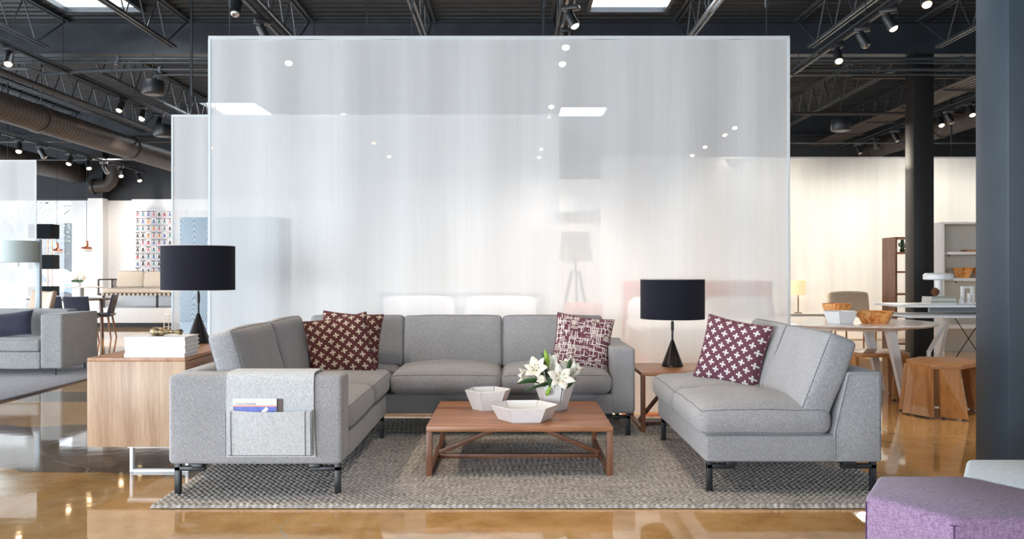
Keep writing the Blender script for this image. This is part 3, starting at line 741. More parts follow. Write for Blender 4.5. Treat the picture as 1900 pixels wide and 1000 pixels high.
# ================================================================ SECTIONAL SOFA
def sofa_leg(parent, x, y, dx, z=.19, foot=.014, dy=0, mat=None):
    """black square post under an L-shaped bracket plate pointing (dx, dy) from the corner"""
    m = MB().box(x-.016, x+.016, y-.016, y+.016, foot, z-.003, .003)
    m.box(min(x-.016, x+dx), max(x+.016, x+dx), y-.016, y+.016, z-.045, z-.02, .003)
    m.box(min(x+dx*.6, x+dx), max(x+dx*.6, x+dx), y-.05, y+.05, z-.022, z+.002, .003)
    return m.build('leg', mat or M_black, parent)
S = thing('sectional_sofa', 'grey wool sectional sofa wrapping the left and back of the rug', 'sofa', (-.5, 6.2, .014))
XA, XB = -1.885, -.93; YA, YM, YR = 4.72, 6.40, 7.36; ZA = .68
softbox('arm', M_sofa, S, ((XA+XB)/2, YA+.105, (.19+ZA)/2), (XB-XA, .21, ZA-.19), r=.028, top=.004, wr=.001, piping=False)
softbox('arm', M_sofa, S, (.828, (YM+YR)/2, (.19+ZA)/2), (.175, YR-YM, ZA-.19), r=.028, top=.004, wr=.001, piping=False)
softbox('seat_base', M_sofa, S, ((XA+XB)/2, (YA+.2+YR)/2, .2625), (XB-XA, YR-YA-.2, .145), r=.015, top=0, wr=.001, piping=False)
softbox('seat_base', M_sofa, S, ((XB+.745)/2, (YM+YR)/2, .2625), (.745-XB+.01, YR-YM, .145), r=.015, top=0, wr=.001, piping=False)
MB().prism([(XA, .20), (-1.70, .20), (-1.70, .36), (-1.77, .665), (-1.79, .685), (-1.87, .685), (XA, .67)], YA+.2, YR, 'y', bev=.012).build('back_frame', M_sofa, S, smooth=60)
MB().prism([(YR, .20), (7.18, .20), (7.18, .36), (7.24, .665), (7.26, .685), (7.345, .685), (YR, .67)], XA+.05, .915, 'x', bev=.012).build('back_frame', M_sofa, S, smooth=60)
# seat cushions
zc = .415
for (x0, x1, y0, y1, sd) in [(-1.73, -.915, 4.93, 5.77, 1), (-1.73, -.915, 5.775, 6.62, 2)]:
    softbox('seat_cushion', M_sofa, S, ((x0+x1)/2, (y0+y1)/2, zc), (x1-x0, y1-y0, .155), r=.055, top=.040, side=.012, seed=sd, wr=.006)
softbox('seat_cushion', M_sofa, S, (-1.31, 6.90, zc-.002), (.84, .55, .15), r=.05, top=.02, seed=5, wr=.004)
for (x0, x1, sd) in [(-.905, -.083, 3), (-.078, .738, 4)]:
    softbox('seat_cushion', M_sofa, S, ((x0+x1)/2, 6.78, zc), (x1-x0, .86, .155), r=.06, top=.052, side=.012, seed=sd, wr=.006, front=.03)
# back cushions
for (y0, y1, sd) in [(4.955, 5.78, 6), (5.79, 6.60, 7)]:
    softbox('back_cushion', M_sofa, S, (-1.625, (y0+y1)/2, .675), (.46, y1-y0, .155), rot=(0, R(74), 0), r=.03, top=.028, bot=.01, side=.016, seed=sd, wr=.006)
softbox('back_cushion', M_sofa, S, (-1.26, 7.06, .675), (.76, .42, .14), rot=(R(78), 0, 0), r=.03, top=.028, bot=.01, side=.012, seed=8, wr=.006)
for (x0, x1, sd) in [(-.878, -.083, 9), (-.076, .735, 10)]:
    softbox('back_cushion', M_sofa, S, ((x0+x1)/2, 7.05, .672), (x1-x0, .425, .14), rot=(R(78), 0, 0), r=.03, top=.030, bot=.01, side=.010, seed=sd, wr=.006)
for (x, y, dx) in [(XA+.035, YA+.06, .15), (XB-.035, YA+.06, -.15), (XB-.03, 6.36, -.2), (.87, 6.47, -.2), (XA+.04, 7.0, .2), (.87, 7.14, -.2)]:
    sofa_leg(S, x, y, dx)

# arm caddy of felt, with magazines
zc_ = ZA+.006
t = thing('arm_caddy', 'light grey felt saddle pocket draped over the left sofa arm', 'arm caddy', (-1.33, YA, .23))
cx0, cx1 = -1.560, -1.083; th = .007
outer = [(YA-.004, .235), (YA-.006, .45), (YA-.006, ZA-.03), (YA+.004, ZA+.004), (YA+.03, ZA+.010), (YA+.18, ZA+.010), (YA+.206, ZA+.004), (YA+.216, ZA-.03), (YA+.216, .52)]
vs = []; fs = []
for k, (y, z) in enumerate(outer):
    a = outer[max(0, k-1)]; b = outer[min(len(outer)-1, k+1)]
    d = Vector((b[0]-a[0], b[1]-a[1])).normalized(); nrm = Vector((-d.y, d.x))
    for x in (cx0, cx1):
        xx = x + (.012 if k == 0 and x == cx1 else 0)
        vs += [(xx, y, z), (xx, y+nrm.x*th, z+nrm.y*th)]
for k in range(len(outer)-1):
    a = k*4; fs += [(a, a+2, a+6, a+4), (a+1, a+5, a+7, a+3), (a, a+4, a+5, a+1), (a+2, a+3, a+7, a+6)]
fs += [(0, 1, 3, 2), (len(vs)-4, len(vs)-2, len(vs)-1, len(vs)-3)]
MB().add(vs, fs).build('drape', M_felt, t, smooth=60)
yp = YA-.032
m = MB(); pv = []; pf = []; nn = 16
for i in range(nn+1):
    u = i/nn; x = cx0+.016+(cx1-cx0-.022)*u; b_ = .018*math.sin(PI*u)
    for (z, yy) in ((.245, YA-.030), (.30, YA-.036-b_*.3), (.42, YA-.038-b_*.6), (.495-.010*math.sin(PI*u), YA-.036-b_*.6)):
        pv += [(x, yy, z)]
for i in range(nn):
    for j in range(3): a = i*4+j; pf.append((a, a+4, a+5, a+1))
n0 = len(pv); pv += [(x, y+.006, z) for x, y, z in pv]
pf += [tuple(n0+i for i in reversed(f)) for f in pf[:]]
for i in range(nn): a = i*4+3; pf.append((a, a+4, a+4+n0, a+n0)); a = i*4; pf.append((a, a+n0, a+4+n0, a+4))
for a0 in (0, nn*4):
    for j in range(3): a = a0+j; pf.append((a, a+1, a+1+n0, a+n0))
MB().add(pv, pf).build('pocket', M_felt, t, smooth=60)
m = MB()
for x in (cx0+.006, cx0+.034, cx1-.040, cx1-.010): m.tube([(x, YA-.0365, .245), (x, YA-.045, .40), (x, YA-.044, .49)], .0022, 6)
m.tube([(cx0+.016, YA-.031, .247), (cx1-.006, YA-.031, .247)], .002, 6)
m.build('stitching', M_pip, t)

M_magw = plain('white_magazine_print', (0.86, 0.82, 0.80), .35, 0, .01); M_magb = plain('blue_magazine_print', (0.06, 0.10, 0.42), .35, 0, .5, 25); M_magr = plain('pale_red_print', (0.72, 0.26, 0.22), .35)
t = thing('magazine', 'white and blue magazine standing in the grey felt pocket', 'magazine', (-1.40, YA-.025, .30))
mx0, mx1 = -1.516, -1.281; y = YA-.0265
MB().box(mx0, mx1, y-.001, y+.007, .26, .556).build('cover', M_magw, t, smooth=0)
MB().box(mx0+.004, mx1-.002, y+.0005, y+.0055, .262, .5555).build('pages', M_pages, t, smooth=0)
MB().box(mx0, mx1, y-.0018, y-.001, .26, .512).build('cover_picture', M_magb, t, smooth=0)
MB().box(mx0, mx1, y-.0022, y-.001, .512, .519).build('red_stripe', M_magr, t, smooth=0)
MB().prism([(-1.370, .48), (-1.338, .512), (-1.325, .50), (-1.35, .47)], y-.0024, y-.0018, 'y').build('picture_shape', M_magw, t, smooth=0)
def text(body, size, loc, rot, mat, parent, name='title_text', depth=.0004):
    cu = bpy.data.curves.new(name, 'FONT'); cu.body = body; cu.size = size; cu.extrude = depth; cu.space_character = 1.12
    o = bpy.data.objects.new('tmp', cu); C.objects.link(o)
    bpy.context.view_layer.update()
    me = bpy.data.meshes.new_from_object(o.evaluated_get(bpy.context.evaluated_depsgraph_get()))
    bpy.data.objects.remove(o)
    me.materials.clear(); me.materials.append(mat)
    q = bpy.data.objects.new(name, me); C.objects.link(q); q.parent = parent
    q.location = Vector(loc) - ORG[parent.name]; q.rotation_euler = rot; return q
text('TOILETPAPER', .0170, (mx0+.010, y-.0020, .5215), (R(90), 0, 0), M_black, t)
text('NO. 8', .006, (mx1-.034, y-.0020, .5225), (R(90), 0, 0), M_black, t, 'small_text')
t = thing('magazine', 'brown-backed magazine behind the white and blue one in the pocket', 'magazine', (-1.30, YA-.014, .30))
M_brownp = plain('brown_card', (0.10, 0.065, 0.055), .5)
MB().box(-1.48, -1.252, YA-.0190, YA-.0135, .26, .553).build('cover', M_brownp, t, smooth=0)
MB().box(-1.478, -1.254, YA-.0180, YA-.0142, .262, .5525).build('pages', M_pages, t, smooth=0)

# ================================================================ LOVESEAT
L = thing('armless_loveseat', 'grey wool armless loveseat on the right side of the rug', 'sofa', (1.55, 5.55, .014))
LY0, LY1 = 4.78, 6.36
softbox('seat_base', M_sofa, L, (1.435, (LY0+LY1)/2, .266), (.72, LY1-LY0, .15), r=.015, top=0, wr=.001)
MB().prism([(1.784, .192), (2.05, .192), (2.05, .69), (1.862, .69), (1.784, .36)], LY0-.004, LY1+.004, 'y', bev=.014).build('back_frame', M_sofa, L, smooth=60)
m = MB(); m.tube([(1.790, LY0-.006, .20), (1.790, LY0-.006, .36), (1.864, LY0-.006, .676), (2.035, LY0-.006, .678), (2.038, LY0-.006, .205)], .0022, 6)
m.build('seam', M_pip, L)
for (y0, y1, sd) in [(LY0-.01, 5.565, 21), (5.57, LY1+.01, 22)]:
    softbox('seat_cushion', M_sofa, L, (1.405, (y0+y1)/2, .413), (.745, y1-y0, .155), r=.06, top=.050, side=.014, seed=sd, wr=.009)
for (y0, y1, sd) in [(LY0+.015, 5.565, 23), (5.575, LY1-.02, 24)]:
    softbox('back_cushion', M_sofa, L, (1.765, (y0+y1)/2, .660), (.475, y1-y0, .165), rot=(0, R(-69), 0), r=.034, top=.030, bot=.012, side=.012, seed=sd, wr=.007)
for (x, y, dx) in [(1.105, LY0+.05, .14), (2.02, LY0+.05, -.18), (1.105, 6.29, .22), (2.02, 6.29, -.18)]: sofa_leg(L, x, y, dx, .192)

# ================================================================ THROW PILLOWS
pillow('throw_pillow', M_cross1, 'plum pillow with cream crosses, partly hidden behind its twin on the sectional', 'pillow', .47, (-1.255, 6.70, .70), R(4), R(17), R(4), group='plum cross-patterned pillows')
pillow('throw_pillow', M_cross1, 'plum pillow with cream crosses leaning in front of its twin on the sectional', 'pillow', .475, (-1.285, 6.42, .685), R(10), R(20), R(-9), .08, group='plum cross-patterned pillows')
pillow('throw_pillow', M_tweed, 'plum and cream tweed pillow leaning by the right arm of the sectional', 'pillow', .445, (.545, 6.68, .69), R(-2), R(20), R(8), .075)
pillow('throw_pillow', M_cross2, 'mauve pillow with white crosses on the armless loveseat', 'pillow', .46, (1.475, 5.78, .70), R(-36), R(15), R(9), .08)

# ================================================================ COFFEE TABLE
M_walnut_x2 = wood('dark_walnut_rail', (0.12, 0.042, 0.020), (0.26, 0.11, 0.055), 'x'); M_walnut_y2 = wood('dark_walnut_runner', (0.12, 0.042, 0.020), (0.26, 0.11, 0.055), 'y')
def strut_table(x0, x1, y0, y1, h, top, leg, lab, z0=.016, name='coffee_table', cat='coffee table', lean_y=False):
    t = thing(name, lab, cat, ((x0+x1)/2, (y0+y1)/2, z0))
    MB().box(x0, x1, y0, y1, h-top, h, .002).build('tabletop', M_walnut, t)
    zt = h-top-.0005; ym = (y0+y1)/2; xm = (x0+x1)/2; l = leg
    for (x, y) in ((x0, y0), (x1-l, y0), (x0, y1-l), (x1-l, y1-l)):
        MB().box(x, x+l, y, y+l, z0, zt, .002).build('leg', M_walnut_z, t)
    for x in (x0, x1-l): MB().box(x+.002, x+l-.002, y0+l, y1-l, z0, z0+l, .002).build('side_runner', M_walnut_y2, t)
    MB().box(x0+l, x1-l, ym-l/2, ym+l/2, z0+.002, z0+l-.002, .002).build('stretcher', M_walnut_x2, t)
    for s in (-1, 1):
        xe = xm + s*(xm-x0-l); MB().bar((xe, ym, z0+l+.005), (xm+s*.012, ym, zt-.018), .026, .030, bev=.002).build('diagonal_brace', M_walnut_x2, t)
    return t
strut_table(-.515, .605, 5.17, 6.19, .317, .030, .035, 'low square walnut coffee table with diagonal struts on the rug')
strut_table(.985, 1.68, 6.58, 7.25, .478, .030, .034, 'walnut side table with struts between the sectional and the loveseat', name='side_table', cat='side table')

# ================================================================ FACETED BOWLS
def facet_bowl(name, mat, lab, cat, c, r0, r1, h, n=6, rot=0, th=.006, slot=.006, inner=None, group=None):
    t = thing(name, lab, cat, c, group); cx, cy, cz = c
    ang = [rot+2*PI*k/n for k in range(n)]
    for k in range(n):
        a, b = ang[k], ang[(k+1) % n]
        def P(a_, r, z, cut, other):
            p = Vector((r*math.cos(a_), r*math.sin(a_), z)); q = Vector((r*math.cos(other), r*math.sin(other), z))
            return p + (q-p).normalized()*cut
        pts = [P(a, r0, 0, slot*.2, b), P(b, r0, 0, slot*.2, a), P(b, r1, h, slot, a), P(a, r1, h, slot, b)]
        nr = Vector((math.cos((a+b)/2), math.sin((a+b)/2), -.4)).normalized()
        vs = [p + Vector((cx, cy, cz+.002)) for p in pts] + [p - nr*th + Vector((cx, cy, cz+.002)) for p in pts]
        MB().add(vs, [(0, 1, 2, 3), (7, 6, 5, 4), (0, 4, 5, 1), (1, 5, 6, 2), (2, 6, 7, 3), (3, 7, 4, 0)]).build('side_panel', [mat, inner][0] if not inner else mat, t, smooth=0)
    poly = [(cx+r0*.97*math.cos(a), cy+r0*.97*math.sin(a)) for a in ang]
    MB().prism(poly, cz, cz+.008).build('bottom_plate', mat, t, smooth=0)
    return t
ZT_ = .317
facet_bowl('faceted_bowl', M_ivory, 'wide low white six-sided bowl at the front of the coffee table', 'bowl', (.078, 5.44, ZT_), .165, .215, .088, rot=R(4))
facet_bowl('faceted_bowl', M_ivory, 'deeper white faceted bowl behind the low one on the coffee table', 'bowl', (-.165, 5.85, ZT_), .105, .160, .128, rot=R(14))
vase = facet_bowl('faceted_vase', M_ivory, 'white faceted planter holding lilies on the coffee table', 'vase', (.285, 5.83, ZT_), .080, .138, .172, rot=R(-8))

# ---------------------------------------------------------------- lilies
def petal_mesh(m, base, axis, a, Lp, Wd, curl, open_, mi=0, nt_=9, nw=4):
    """one petal leaving base along axis and bending outward in direction a"""
    ax = axis.normalized(); u = ax.orthogonal().normalized(); v = ax.cross(u)
    rad = u*math.cos(a)+v*math.sin(a); tan = ax.cross(rad)
    vs = []; fs = []; p = Vector(base); th = open_*.35
    for i in range(nt_+1):
        t = i/nt_
        if i: th = open_*(.35+.65*t)+curl*t**3; p = p + (ax*math.cos(th)+rad*math.sin(th))*(Lp/nt_)
        wd = Wd*math.sin(PI*min(1, .10+.90*t)**.85)**.8 if t < 1 else 0.0005
        for j in range(nw+1):
            s = -1+2*j/nw
            nrm = (ax*math.sin(th)*-1+rad*math.cos(th))
            vs.append(p + tan*s*wd - nrm*(.25*wd*(s*s-1))*-1)
    for i in range(nt_):
        for j in range(nw): q = i*(nw+1)+j; fs.append((q, q+1, q+nw+2, q+nw+1))
    m.add(vs, fs, mi)
def solid(o, th=.0012):
    md = o.modifiers.new('thickness', 'SOLIDIFY'); md.thickness = th; return o
def lily(base, head, axis, size, open_, lab, seed):
    rnd = random.Random(seed)
    size *= 1.12; t = thing('lily', lab, 'lily', base, 'white lilies in the faceted planter')
    h = Vector(head); b = Vector(base); ax = Vector(axis).normalized()
    mid = (b+h)/2 + Vector((0, 0, .02)); MB().tube([b, mid, h-ax*.02, h], .0032, 6).build('stem', M_green, t)
    m = MB()
    for k in range(6): petal_mesh(m, h, ax, k*PI/3+seed+.0, size*rnd.uniform(.92, 1.06), size*(.31 if k % 2 else .24), rnd.uniform(.3, .8)*open_, open_)
    solid(m.build('petals', M_petal, t, smooth=180))
    if open_ > .5:
        m = MB()
        for k in range(6):
            r_ = ax.orthogonal(); r_.rotate(Matrix.Rotation(k*PI/3, 3, ax)); e = h + ax*size*.55 + r_*size*.16
            m.tube([h, e], .0009, 5); m.tube([e-r_*.004, e+r_*.006+ax*.001], .0024, 6, mi=1)
        m.build('stamens', [M_lime, M_stamen], t)
    return t
V = Vector((.285, 5.83, ZT_+.03)); D = Vector((.285, 5.83, 0))
lily(V+Vector((-.03, -.01, 0)), (.175, 5.80, .565), (-.25, -.75, .62), .115, .95, 'open white lily at the left of the planter, facing the camera', 1)
lily(V+Vector((.02, -.02, 0)), (.315, 5.745, .518), (.12, -.85, .45), .120, 1.0, 'open white lily at the front centre of the planter', 2)
lily(V+Vector((.03, .01, 0)), (.395, 5.82, .545), (.55, -.1, .75), .105, .55, 'half-open white lily at the right of the planter', 3)
lily(V+Vector((-.04, .0, 0)), (.155, 5.82, .535), (-.8, -.2, .1), .115, .55, 'white lily drooping over the left rim of the planter', 4)
lily(V+Vector((.0, .02, 0)), (.270, 5.86, .560), (.1, .1, 1), .110, .28, 'nearly closed white lily standing upright in the middle of the planter', 5)
lily(V+Vector((-.01, -.04, 0)), (.215, 5.75, .525), (-.2, -.6, .1), .085, .35, 'small half-closed lily below the left open bloom', 6)
lily(V+Vector((.04, .03, 0)), (.385, 5.90, .575), (-.3, 0, .9), .085, .65, 'small white lily at the back right of the planter', 7)
def leaf(pts, wd, lab, mat=M_green):
    m = MB(); vs = []; fs = []; n = len(pts)
    P_ = [Vector(p) for p in pts]
    fine = []
    for i in range(n-1):
        for k in range(5): fine.append(P_[i].lerp(P_[i+1], k/5))
    fine.append(P_[-1])
    for _ in range(3): fine = [fine[0]]+[(fine[i-1]+fine[i]*2+fine[i+1])/4 for i in range(1, len(fine)-1)]+[fine[-1]]
    for i, p in enumerate(fine):
        t_ = i/(len(fine)-1); d = (fine[min(i+1, len(fine)-1)]-fine[max(i-1, 0)]).normalized()
        sd = d.cross(Vector((0, 1, .25))).normalized(); w_ = wd*math.sin(PI*(.06+.93*t_))**.8
        dn = d.cross(sd)*w_*.35
        vs += [p-sd*w_+dn, p, p+sd*w_+dn]
    for i in range(len(fine)-1):
        a = i*3; fs += [(a, a+1, a+4, a+3), (a+1, a+2, a+5, a+4)]
    o = MB().add(vs, fs).build('lily_leaf', mat, None, smooth=180); solid(o, .001)
    tag(o, lab, 'leaf', 'green leaves among the lilies'); return o
leaf([(.25, 5.76, .49), (.16, 5.72, .53), (.085, 5.70, .525), (.03, 5.70, .505)], .017, 'long dark leaf arching out over the left rim of the planter')
leaf([(.26, 5.74, .48), (.19, 5.70, .50), (.12, 5.68, .475), (.08, 5.68, .455)], .010, 'lower narrow leaf hanging left below the long arching leaf')
leaf([(.22, 5.82, .48), (.19, 5.83, .58), (.135, 5.84, .66)], .020, 'dark leaf standing up at the upper left of the lilies')
leaf([(.25, 5.86, .48), (.23, 5.87, .62), (.20, 5.88, .70)], .018, 'tall dark leaf just left of the green bud')
leaf([(.25, 5.74, .44), (.27, 5.715, .49), (.235, 5.71, .55)], .022, 'dark leaf between the two open lilies')
leaf([(.30, 5.73, .46), (.36, 5.74, .49), (.43, 5.76, .535)], .022, 'dark leaf reaching right from the front lily')
leaf([(.30, 5.88, .48), (.31, 5.88, .60), (.29, 5.89, .65)], .016, 'dark leaf behind the centre of the lilies')
leaf([(.36, 5.85, .50), (.385, 5.85, .60), (.40, 5.86, .66)], .014, 'dark leaf at the upper right of the lilies')
leaf([(.27, 5.72, .485), (.31, 5.715, .488), (.35, 5.72, .483)], .020, 'dark leaf lying across the front rim of the planter')
m = MB().lathe([(.001, 0), (.012, .02), (.017, .05), (.015, .08), (.006, .11), (.0006, .125)], 12, M=Matrix.Translation((.248, 5.84, .60)) @ Matrix.Rotation(R(-12), 4, 'Y'))
tag(m.build('lily_bud', M_lime), 'tall closed lime green bud above the lilies', 'bud', 'lily buds')
m = MB().lathe([(.0006, 0), (.012, .012), (.017, .03), (.010, .055), (.002, .07)], 12, M=Matrix.Translation((.225, 5.685, .425)) @ Matrix.Rotation(R(24), 4, 'Y'))
tag(m.build('lily_bud', M_lime), 'small green bud hanging over the front of the planter', 'bud', 'lily buds')

# ================================================================ SIDEBOARD AND WHAT STANDS ON IT
t = thing('sideboard', 'walnut sideboard on a white metal sled base, left of the sectional', 'sideboard', (-2.265, 6.1, 0))
sx0, sx1, sy0, sy1, sz0, sz1 = -2.562, -1.972, 5.2, 7.0, .19, .727
MB().box(sx0, sx1, sy0, sy1, sz1-.022, sz1, .0015).build('top_panel', M_walnut_y, t)
MB().box(sx0, sx1, sy0, sy0+.02, sz0, sz1-.0225, .001).build('end_panel', M_pale_walnut, t)
MB().box(sx0, sx1, sy1-.02, sy1, sz0, sz1-.0225, .001).build('end_panel', M_pale_walnut, t)
MB().box(sx0+.003, sx1-.03, sy0+.02, sy1-.02, sz0+.003, sz1-.0225).build('cabinet_body', M_walnut_y, t, smooth=0)
for k in range(3):
    a = sy0+.022+k*.5855; MB().box(sx1-.022, sx1-.001, a, a+.5815, sz0+.004, sz1-.026, .001).build('door', M_walnut_y, t)
MB().box(sx0+.18, sx1-.02, sy0+.14, sy1-.14, sz0-.034, sz0-.001, .002).build('base_rail', M_white_m, t)
for y in (sy0+.16, sy1-.2):
    m = MB().box(sx0+.185, sx0+.205, y, y+.035, 0, sz0-.034, .002).box(sx1-.06, sx1-.04, y, y+.035, 0, sz0-.034, .002).box(sx0+.205, sx1-.06, y, y+.035, 0, .018, .002)
    m.build('sled_leg', M_white_m, t)
# books
bt = ['lowest', 'second lowest', 'middle', 'second from the top', 'topmost']
for k in range(5):
    h = .0242; z = sz1+k*.0250; dx = [-.002, .003, 0, .002, -.001][k]
    b = thing('book', f'thick white book, {bt[k]} of the stack of five on the sideboard', 'book', (-2.165, 5.34, z), 'white books stacked on the sideboard')
    x0, x1, y0, y1 = -2.348+dx, -1.983+dx, 5.225, 5.225+.245
    m = MB().box(x0, x1, y0, y1, z, z+.0028).box(x0, x1, y0, y1, z+h-.0028, z+h).box(x0, x1, y0, y0+.004, z+.0028, z+h-.0028)
    m.build('cover', M_paper, b, smooth=0)
    MB().box(x0+.004, x1-.005, y0+.004, y1-.006, z+.0029, z+h-.0029).build('pages', M_pages, b, smooth=0)
zb = sz1+.125
prof = [(.002, 0), (.020, .006), (.030, .025), (.031, .05), (.026, .075), (.018, .10), (.012, .125), (.0105, .15), (.012, .17), (.017, .185), (.018, .197), (.010, .203), (.001, .204)]
M = Matrix.Translation((-2.222, 5.30, zb+.026)) @ Matrix.Rotation(R(90), 4, 'Y') @ Matrix.Rotation(R(4), 4, 'X')
m = MB().lathe(prof, 24, M=M)
m.v = [tuple(Vector(p) + Vector((0, .2, 1))*0 + Vector((1, 1, 1))*.0035*noise.noise(Vector(p)*70)) for p in m.v]
m.v = [(x, y, max(z, zb+.001)) for x, y, z in m.v]
tag(m.build('brass_drumstick', M_gold, smooth=60), 'mottled brass drumstick-shaped ornament on the white books', 'ornament')

def table_lamp(c, lab):
    t = thing('table_lamp', lab, 'lamp', c, 'black cone table lamps'); x, y, z = c
    MB().lathe([(.0, 0), (.083, 0), (.086, .004), (.086, .012), (.081, .022), (.010, .215), (.0, .216)], 40, c, cap=False).build('cone_base', M_bronze, t, smooth=30)
    MB().tube([(x, y, z+.20), (x, y, z+.42)], .0085, 14).build('stem', M_black, t)
    MB().tube([(x, y, z+.29), (x, y, z+.36)], .0125, 14).build('switch_sleeve', M_bronze, t)
    sh0, sh1, rr = z+.385, z+.705, .258
    MB().lathe([(rr, sh0), (rr, sh1), (rr-.003, sh1), (rr-.003, sh0), (rr, sh0)], 64, (x, y, 0), cap=False).build('lamp_shade', M_shade, t, smooth=40)
    for zz in (sh0, sh1): MB().lathe([(rr-.004, zz-.0015), (rr+.0008, zz-.0015), (rr+.0008, zz+.0015), (rr-.004, zz+.0015), (rr-.004, zz-.0015)], 64, (x, y, 0), cap=False).build('shade_rim', M_shade_in, t)
    m = MB()
    for k in range(3):
        a = k*2*PI/3+.4; m.tube([(x, y, sh0+.03), (x+.253*math.cos(a), y+.253*math.sin(a), sh0+.05)], .002, 5)
    m.build('spider_fitting', M_chrome, t)
    MB().lathe([(.012, z+.42), (.018, z+.44), (.03, z+.48), (.024, z+.51), (.001, z+.52)], 16, (x, y, 0)).build('bulb', M_ivory, t)
table_lamp((-2.292, 6.30, .7275), 'black drum-shade lamp on a cone base standing on the sideboard')
table_lamp((1.302, 7.00, .4785), 'black drum-shade lamp on a cone base standing on the walnut side table')

# ================================================================ OTTOMANS
def hexott(cx, cy, s, h, mat, seam, lab, rot=0):
    t = thing('hexagonal_ottoman', lab, 'ottoman', (cx, cy, 0), 'felt hexagonal ottomans')
    pts = [(cx+s*math.cos(rot+k*PI/3), cy+s*math.sin(rot+k*PI/3)) for k in range(6)]
    MB().prism(pts, .03, h, 'z', bev=.022).build('upholstered_body', mat, t, smooth=50)
    m = MB(); q = [Vector((cx+(s-.003)*math.cos(rot+k*PI/3), cy+(s-.003)*math.sin(rot+k*PI/3), h-.028)) for k in range(6)]
    m.tube(q+[q[0]], .0026, 6, cap=False)
    for p in q: m.tube([(p.x, p.y, .05), (p.x, p.y, h-.028)], .0026, 6)
    m.build('seam', seam, t)
    MB().prism([(cx+(s-.05)*math.cos(rot+k*PI/3), cy+(s-.05)*math.sin(rot+k*PI/3)) for k in range(6)], 0, .032, 'z').build('plinth', M_black, t, smooth=0)
hexott(1.665, 3.21, .350, .418, M_purple, M_purple_seam, 'mauve felt hexagonal ottoman in the lower right corner')
hexott(2.19, 3.52, .350, .418, M_paleblue, M_pip, 'pale grey felt hexagonal ottoman behind the mauve one')
# ================================================================ WARDROBE, BEDS, LAMP BETWEEN THE CURTAINS
t = thing('wardrobe', 'blue-grey oak wardrobe with arched grain, left end showing beside the tall curtain', 'wardrobe', (-3.1, 9.75, 0))
wx0, wx1, wy0, wy1 = -3.66, -2.56, 9.5, 10.0
MB().box(wx0, wx1, wy0+.02, wy1, .06, 1.845, .003).build('carcass', M_greyoak, t)
MB().box(wx0+.03, wx1-.03, wy0+.05, wy1-.05, 0, .06).build('plinth', M_darkwood, t, smooth=0)
for a, b in ((wx0+.002, (wx0+wx1)/2-.002), ((wx0+wx1)/2+.002, wx1-.002)):
    MB().box(a, b, wy0, wy0+.019, .70, 1.843, .0015).build('door', M_greyoak, t)
for z0, z1 in ((.065, .375), (.38, .695)):
    MB().box(wx0+.002, wx1-.002, wy0, wy0+.019, z0, z1, .0015).build('drawer', M_greyoak, t)

M_bedframe = wood('grey_stained_wood', (0.10, 0.10, 0.12), (0.20, 0.20, 0.23), 'x', 1, .5)
M_lav = fabric('pale_grey_bedding', (0.60, 0.60, 0.66), (0.74, 0.74, 0.78), 120)
B = thing('bed', 'dark-framed bed with an open headboard, faint behind the middle of the tall curtain', 'bed', (-.63, 9.8, 0))
bx0, bx1, by = -1.66, .40, 10.55
m = MB().box(bx0, bx0+.06, by, by+.05, 0, .985).box(bx1-.06, bx1, by, by+.05, 0, .985).box(bx0+.06, bx1-.06, by, by+.05, .92, .985).box(bx0+.06, bx1-.06, by, by+.05, .55, .83)
m.build('headboard', M_bedframe, B, smooth=0)
MB().box(bx0, bx1, 8.55, by, .16, .30, .01).build('bed_frame', M_bedframe, B)
softbox('mattress', M_lav, B, ((bx0+bx1)/2, 9.52, .43), (1.96, 1.98, .26), r=.05, top=.02, piping=False)
for x in (bx0+.08, bx1-.08):
    for y in (8.62, 10.4): MB().box(x-.03, x+.03, y-.03, y+.03, 0, .16).build('leg', M_bedframe, B, smooth=0)
for k, xx in enumerate((-1.12, -.14)):
    vs, fs = cushion(.80, .16, .44, r=.06, top=.02, side=.03, seed=k)
    M = Matrix.Translation((xx, 10.36, .72)) @ Matrix.Rotation(R(-18), 4, 'X')
    tag(MB().add([M @ v for v in vs], fs).build('bed_pillow', M_lav, smooth=80), f"pale {'left' if k == 0 else 'right'} pillow on the dark-framed bed", 'pillow', 'pillows on the dark-framed bed')
B = thing('bed', 'red-headboard bed with white pillows, faint behind the right of the tall curtain', 'bed', (2.3, 10.2, 0))
bx0, bx1, by = 1.42, 3.36, 11.1
MB().box(bx0, bx1, by, by+.09, .12, 1.125, .03, 3).build('headboard', M_red, B)
MB().box(bx0, bx1, 9.1, by, .14, .30, .02).build('bed_frame', M_red, B)
softbox('mattress', M_linen, B, ((bx0+bx1)/2, 10.08, .43), (1.90, 1.98, .26), r=.06, top=.03, piping=False)
softbox('duvet', M_linen, B, ((bx0+bx1)/2, 9.85, .60), (2.0, 1.5, .10), r=.05, top=.05, piping=False, wr=.02)
for x in (bx0+.08, bx1-.08):
    for y in (9.2, 10.9): MB().box(x-.03, x+.03, y-.03, y+.03, 0, .14).build('leg', M_bedframe, B, smooth=0)
for k, xx in enumerate((1.90, 2.86)):
    vs, fs = cushion(.84, .18, .40, r=.08, top=.05, side=.03, seed=k+4)
    M = Matrix.Translation((xx, 10.86, .70)) @ Matrix.Rotation(R(-18), 4, 'X')
    tag(MB().add([M @ v for v in vs], fs).build('bed_pillow', M_linen, smooth=80), f"white {'left' if k == 0 else 'right'} pillow against the red headboard", 'pillow', 'pillows on the red bed')

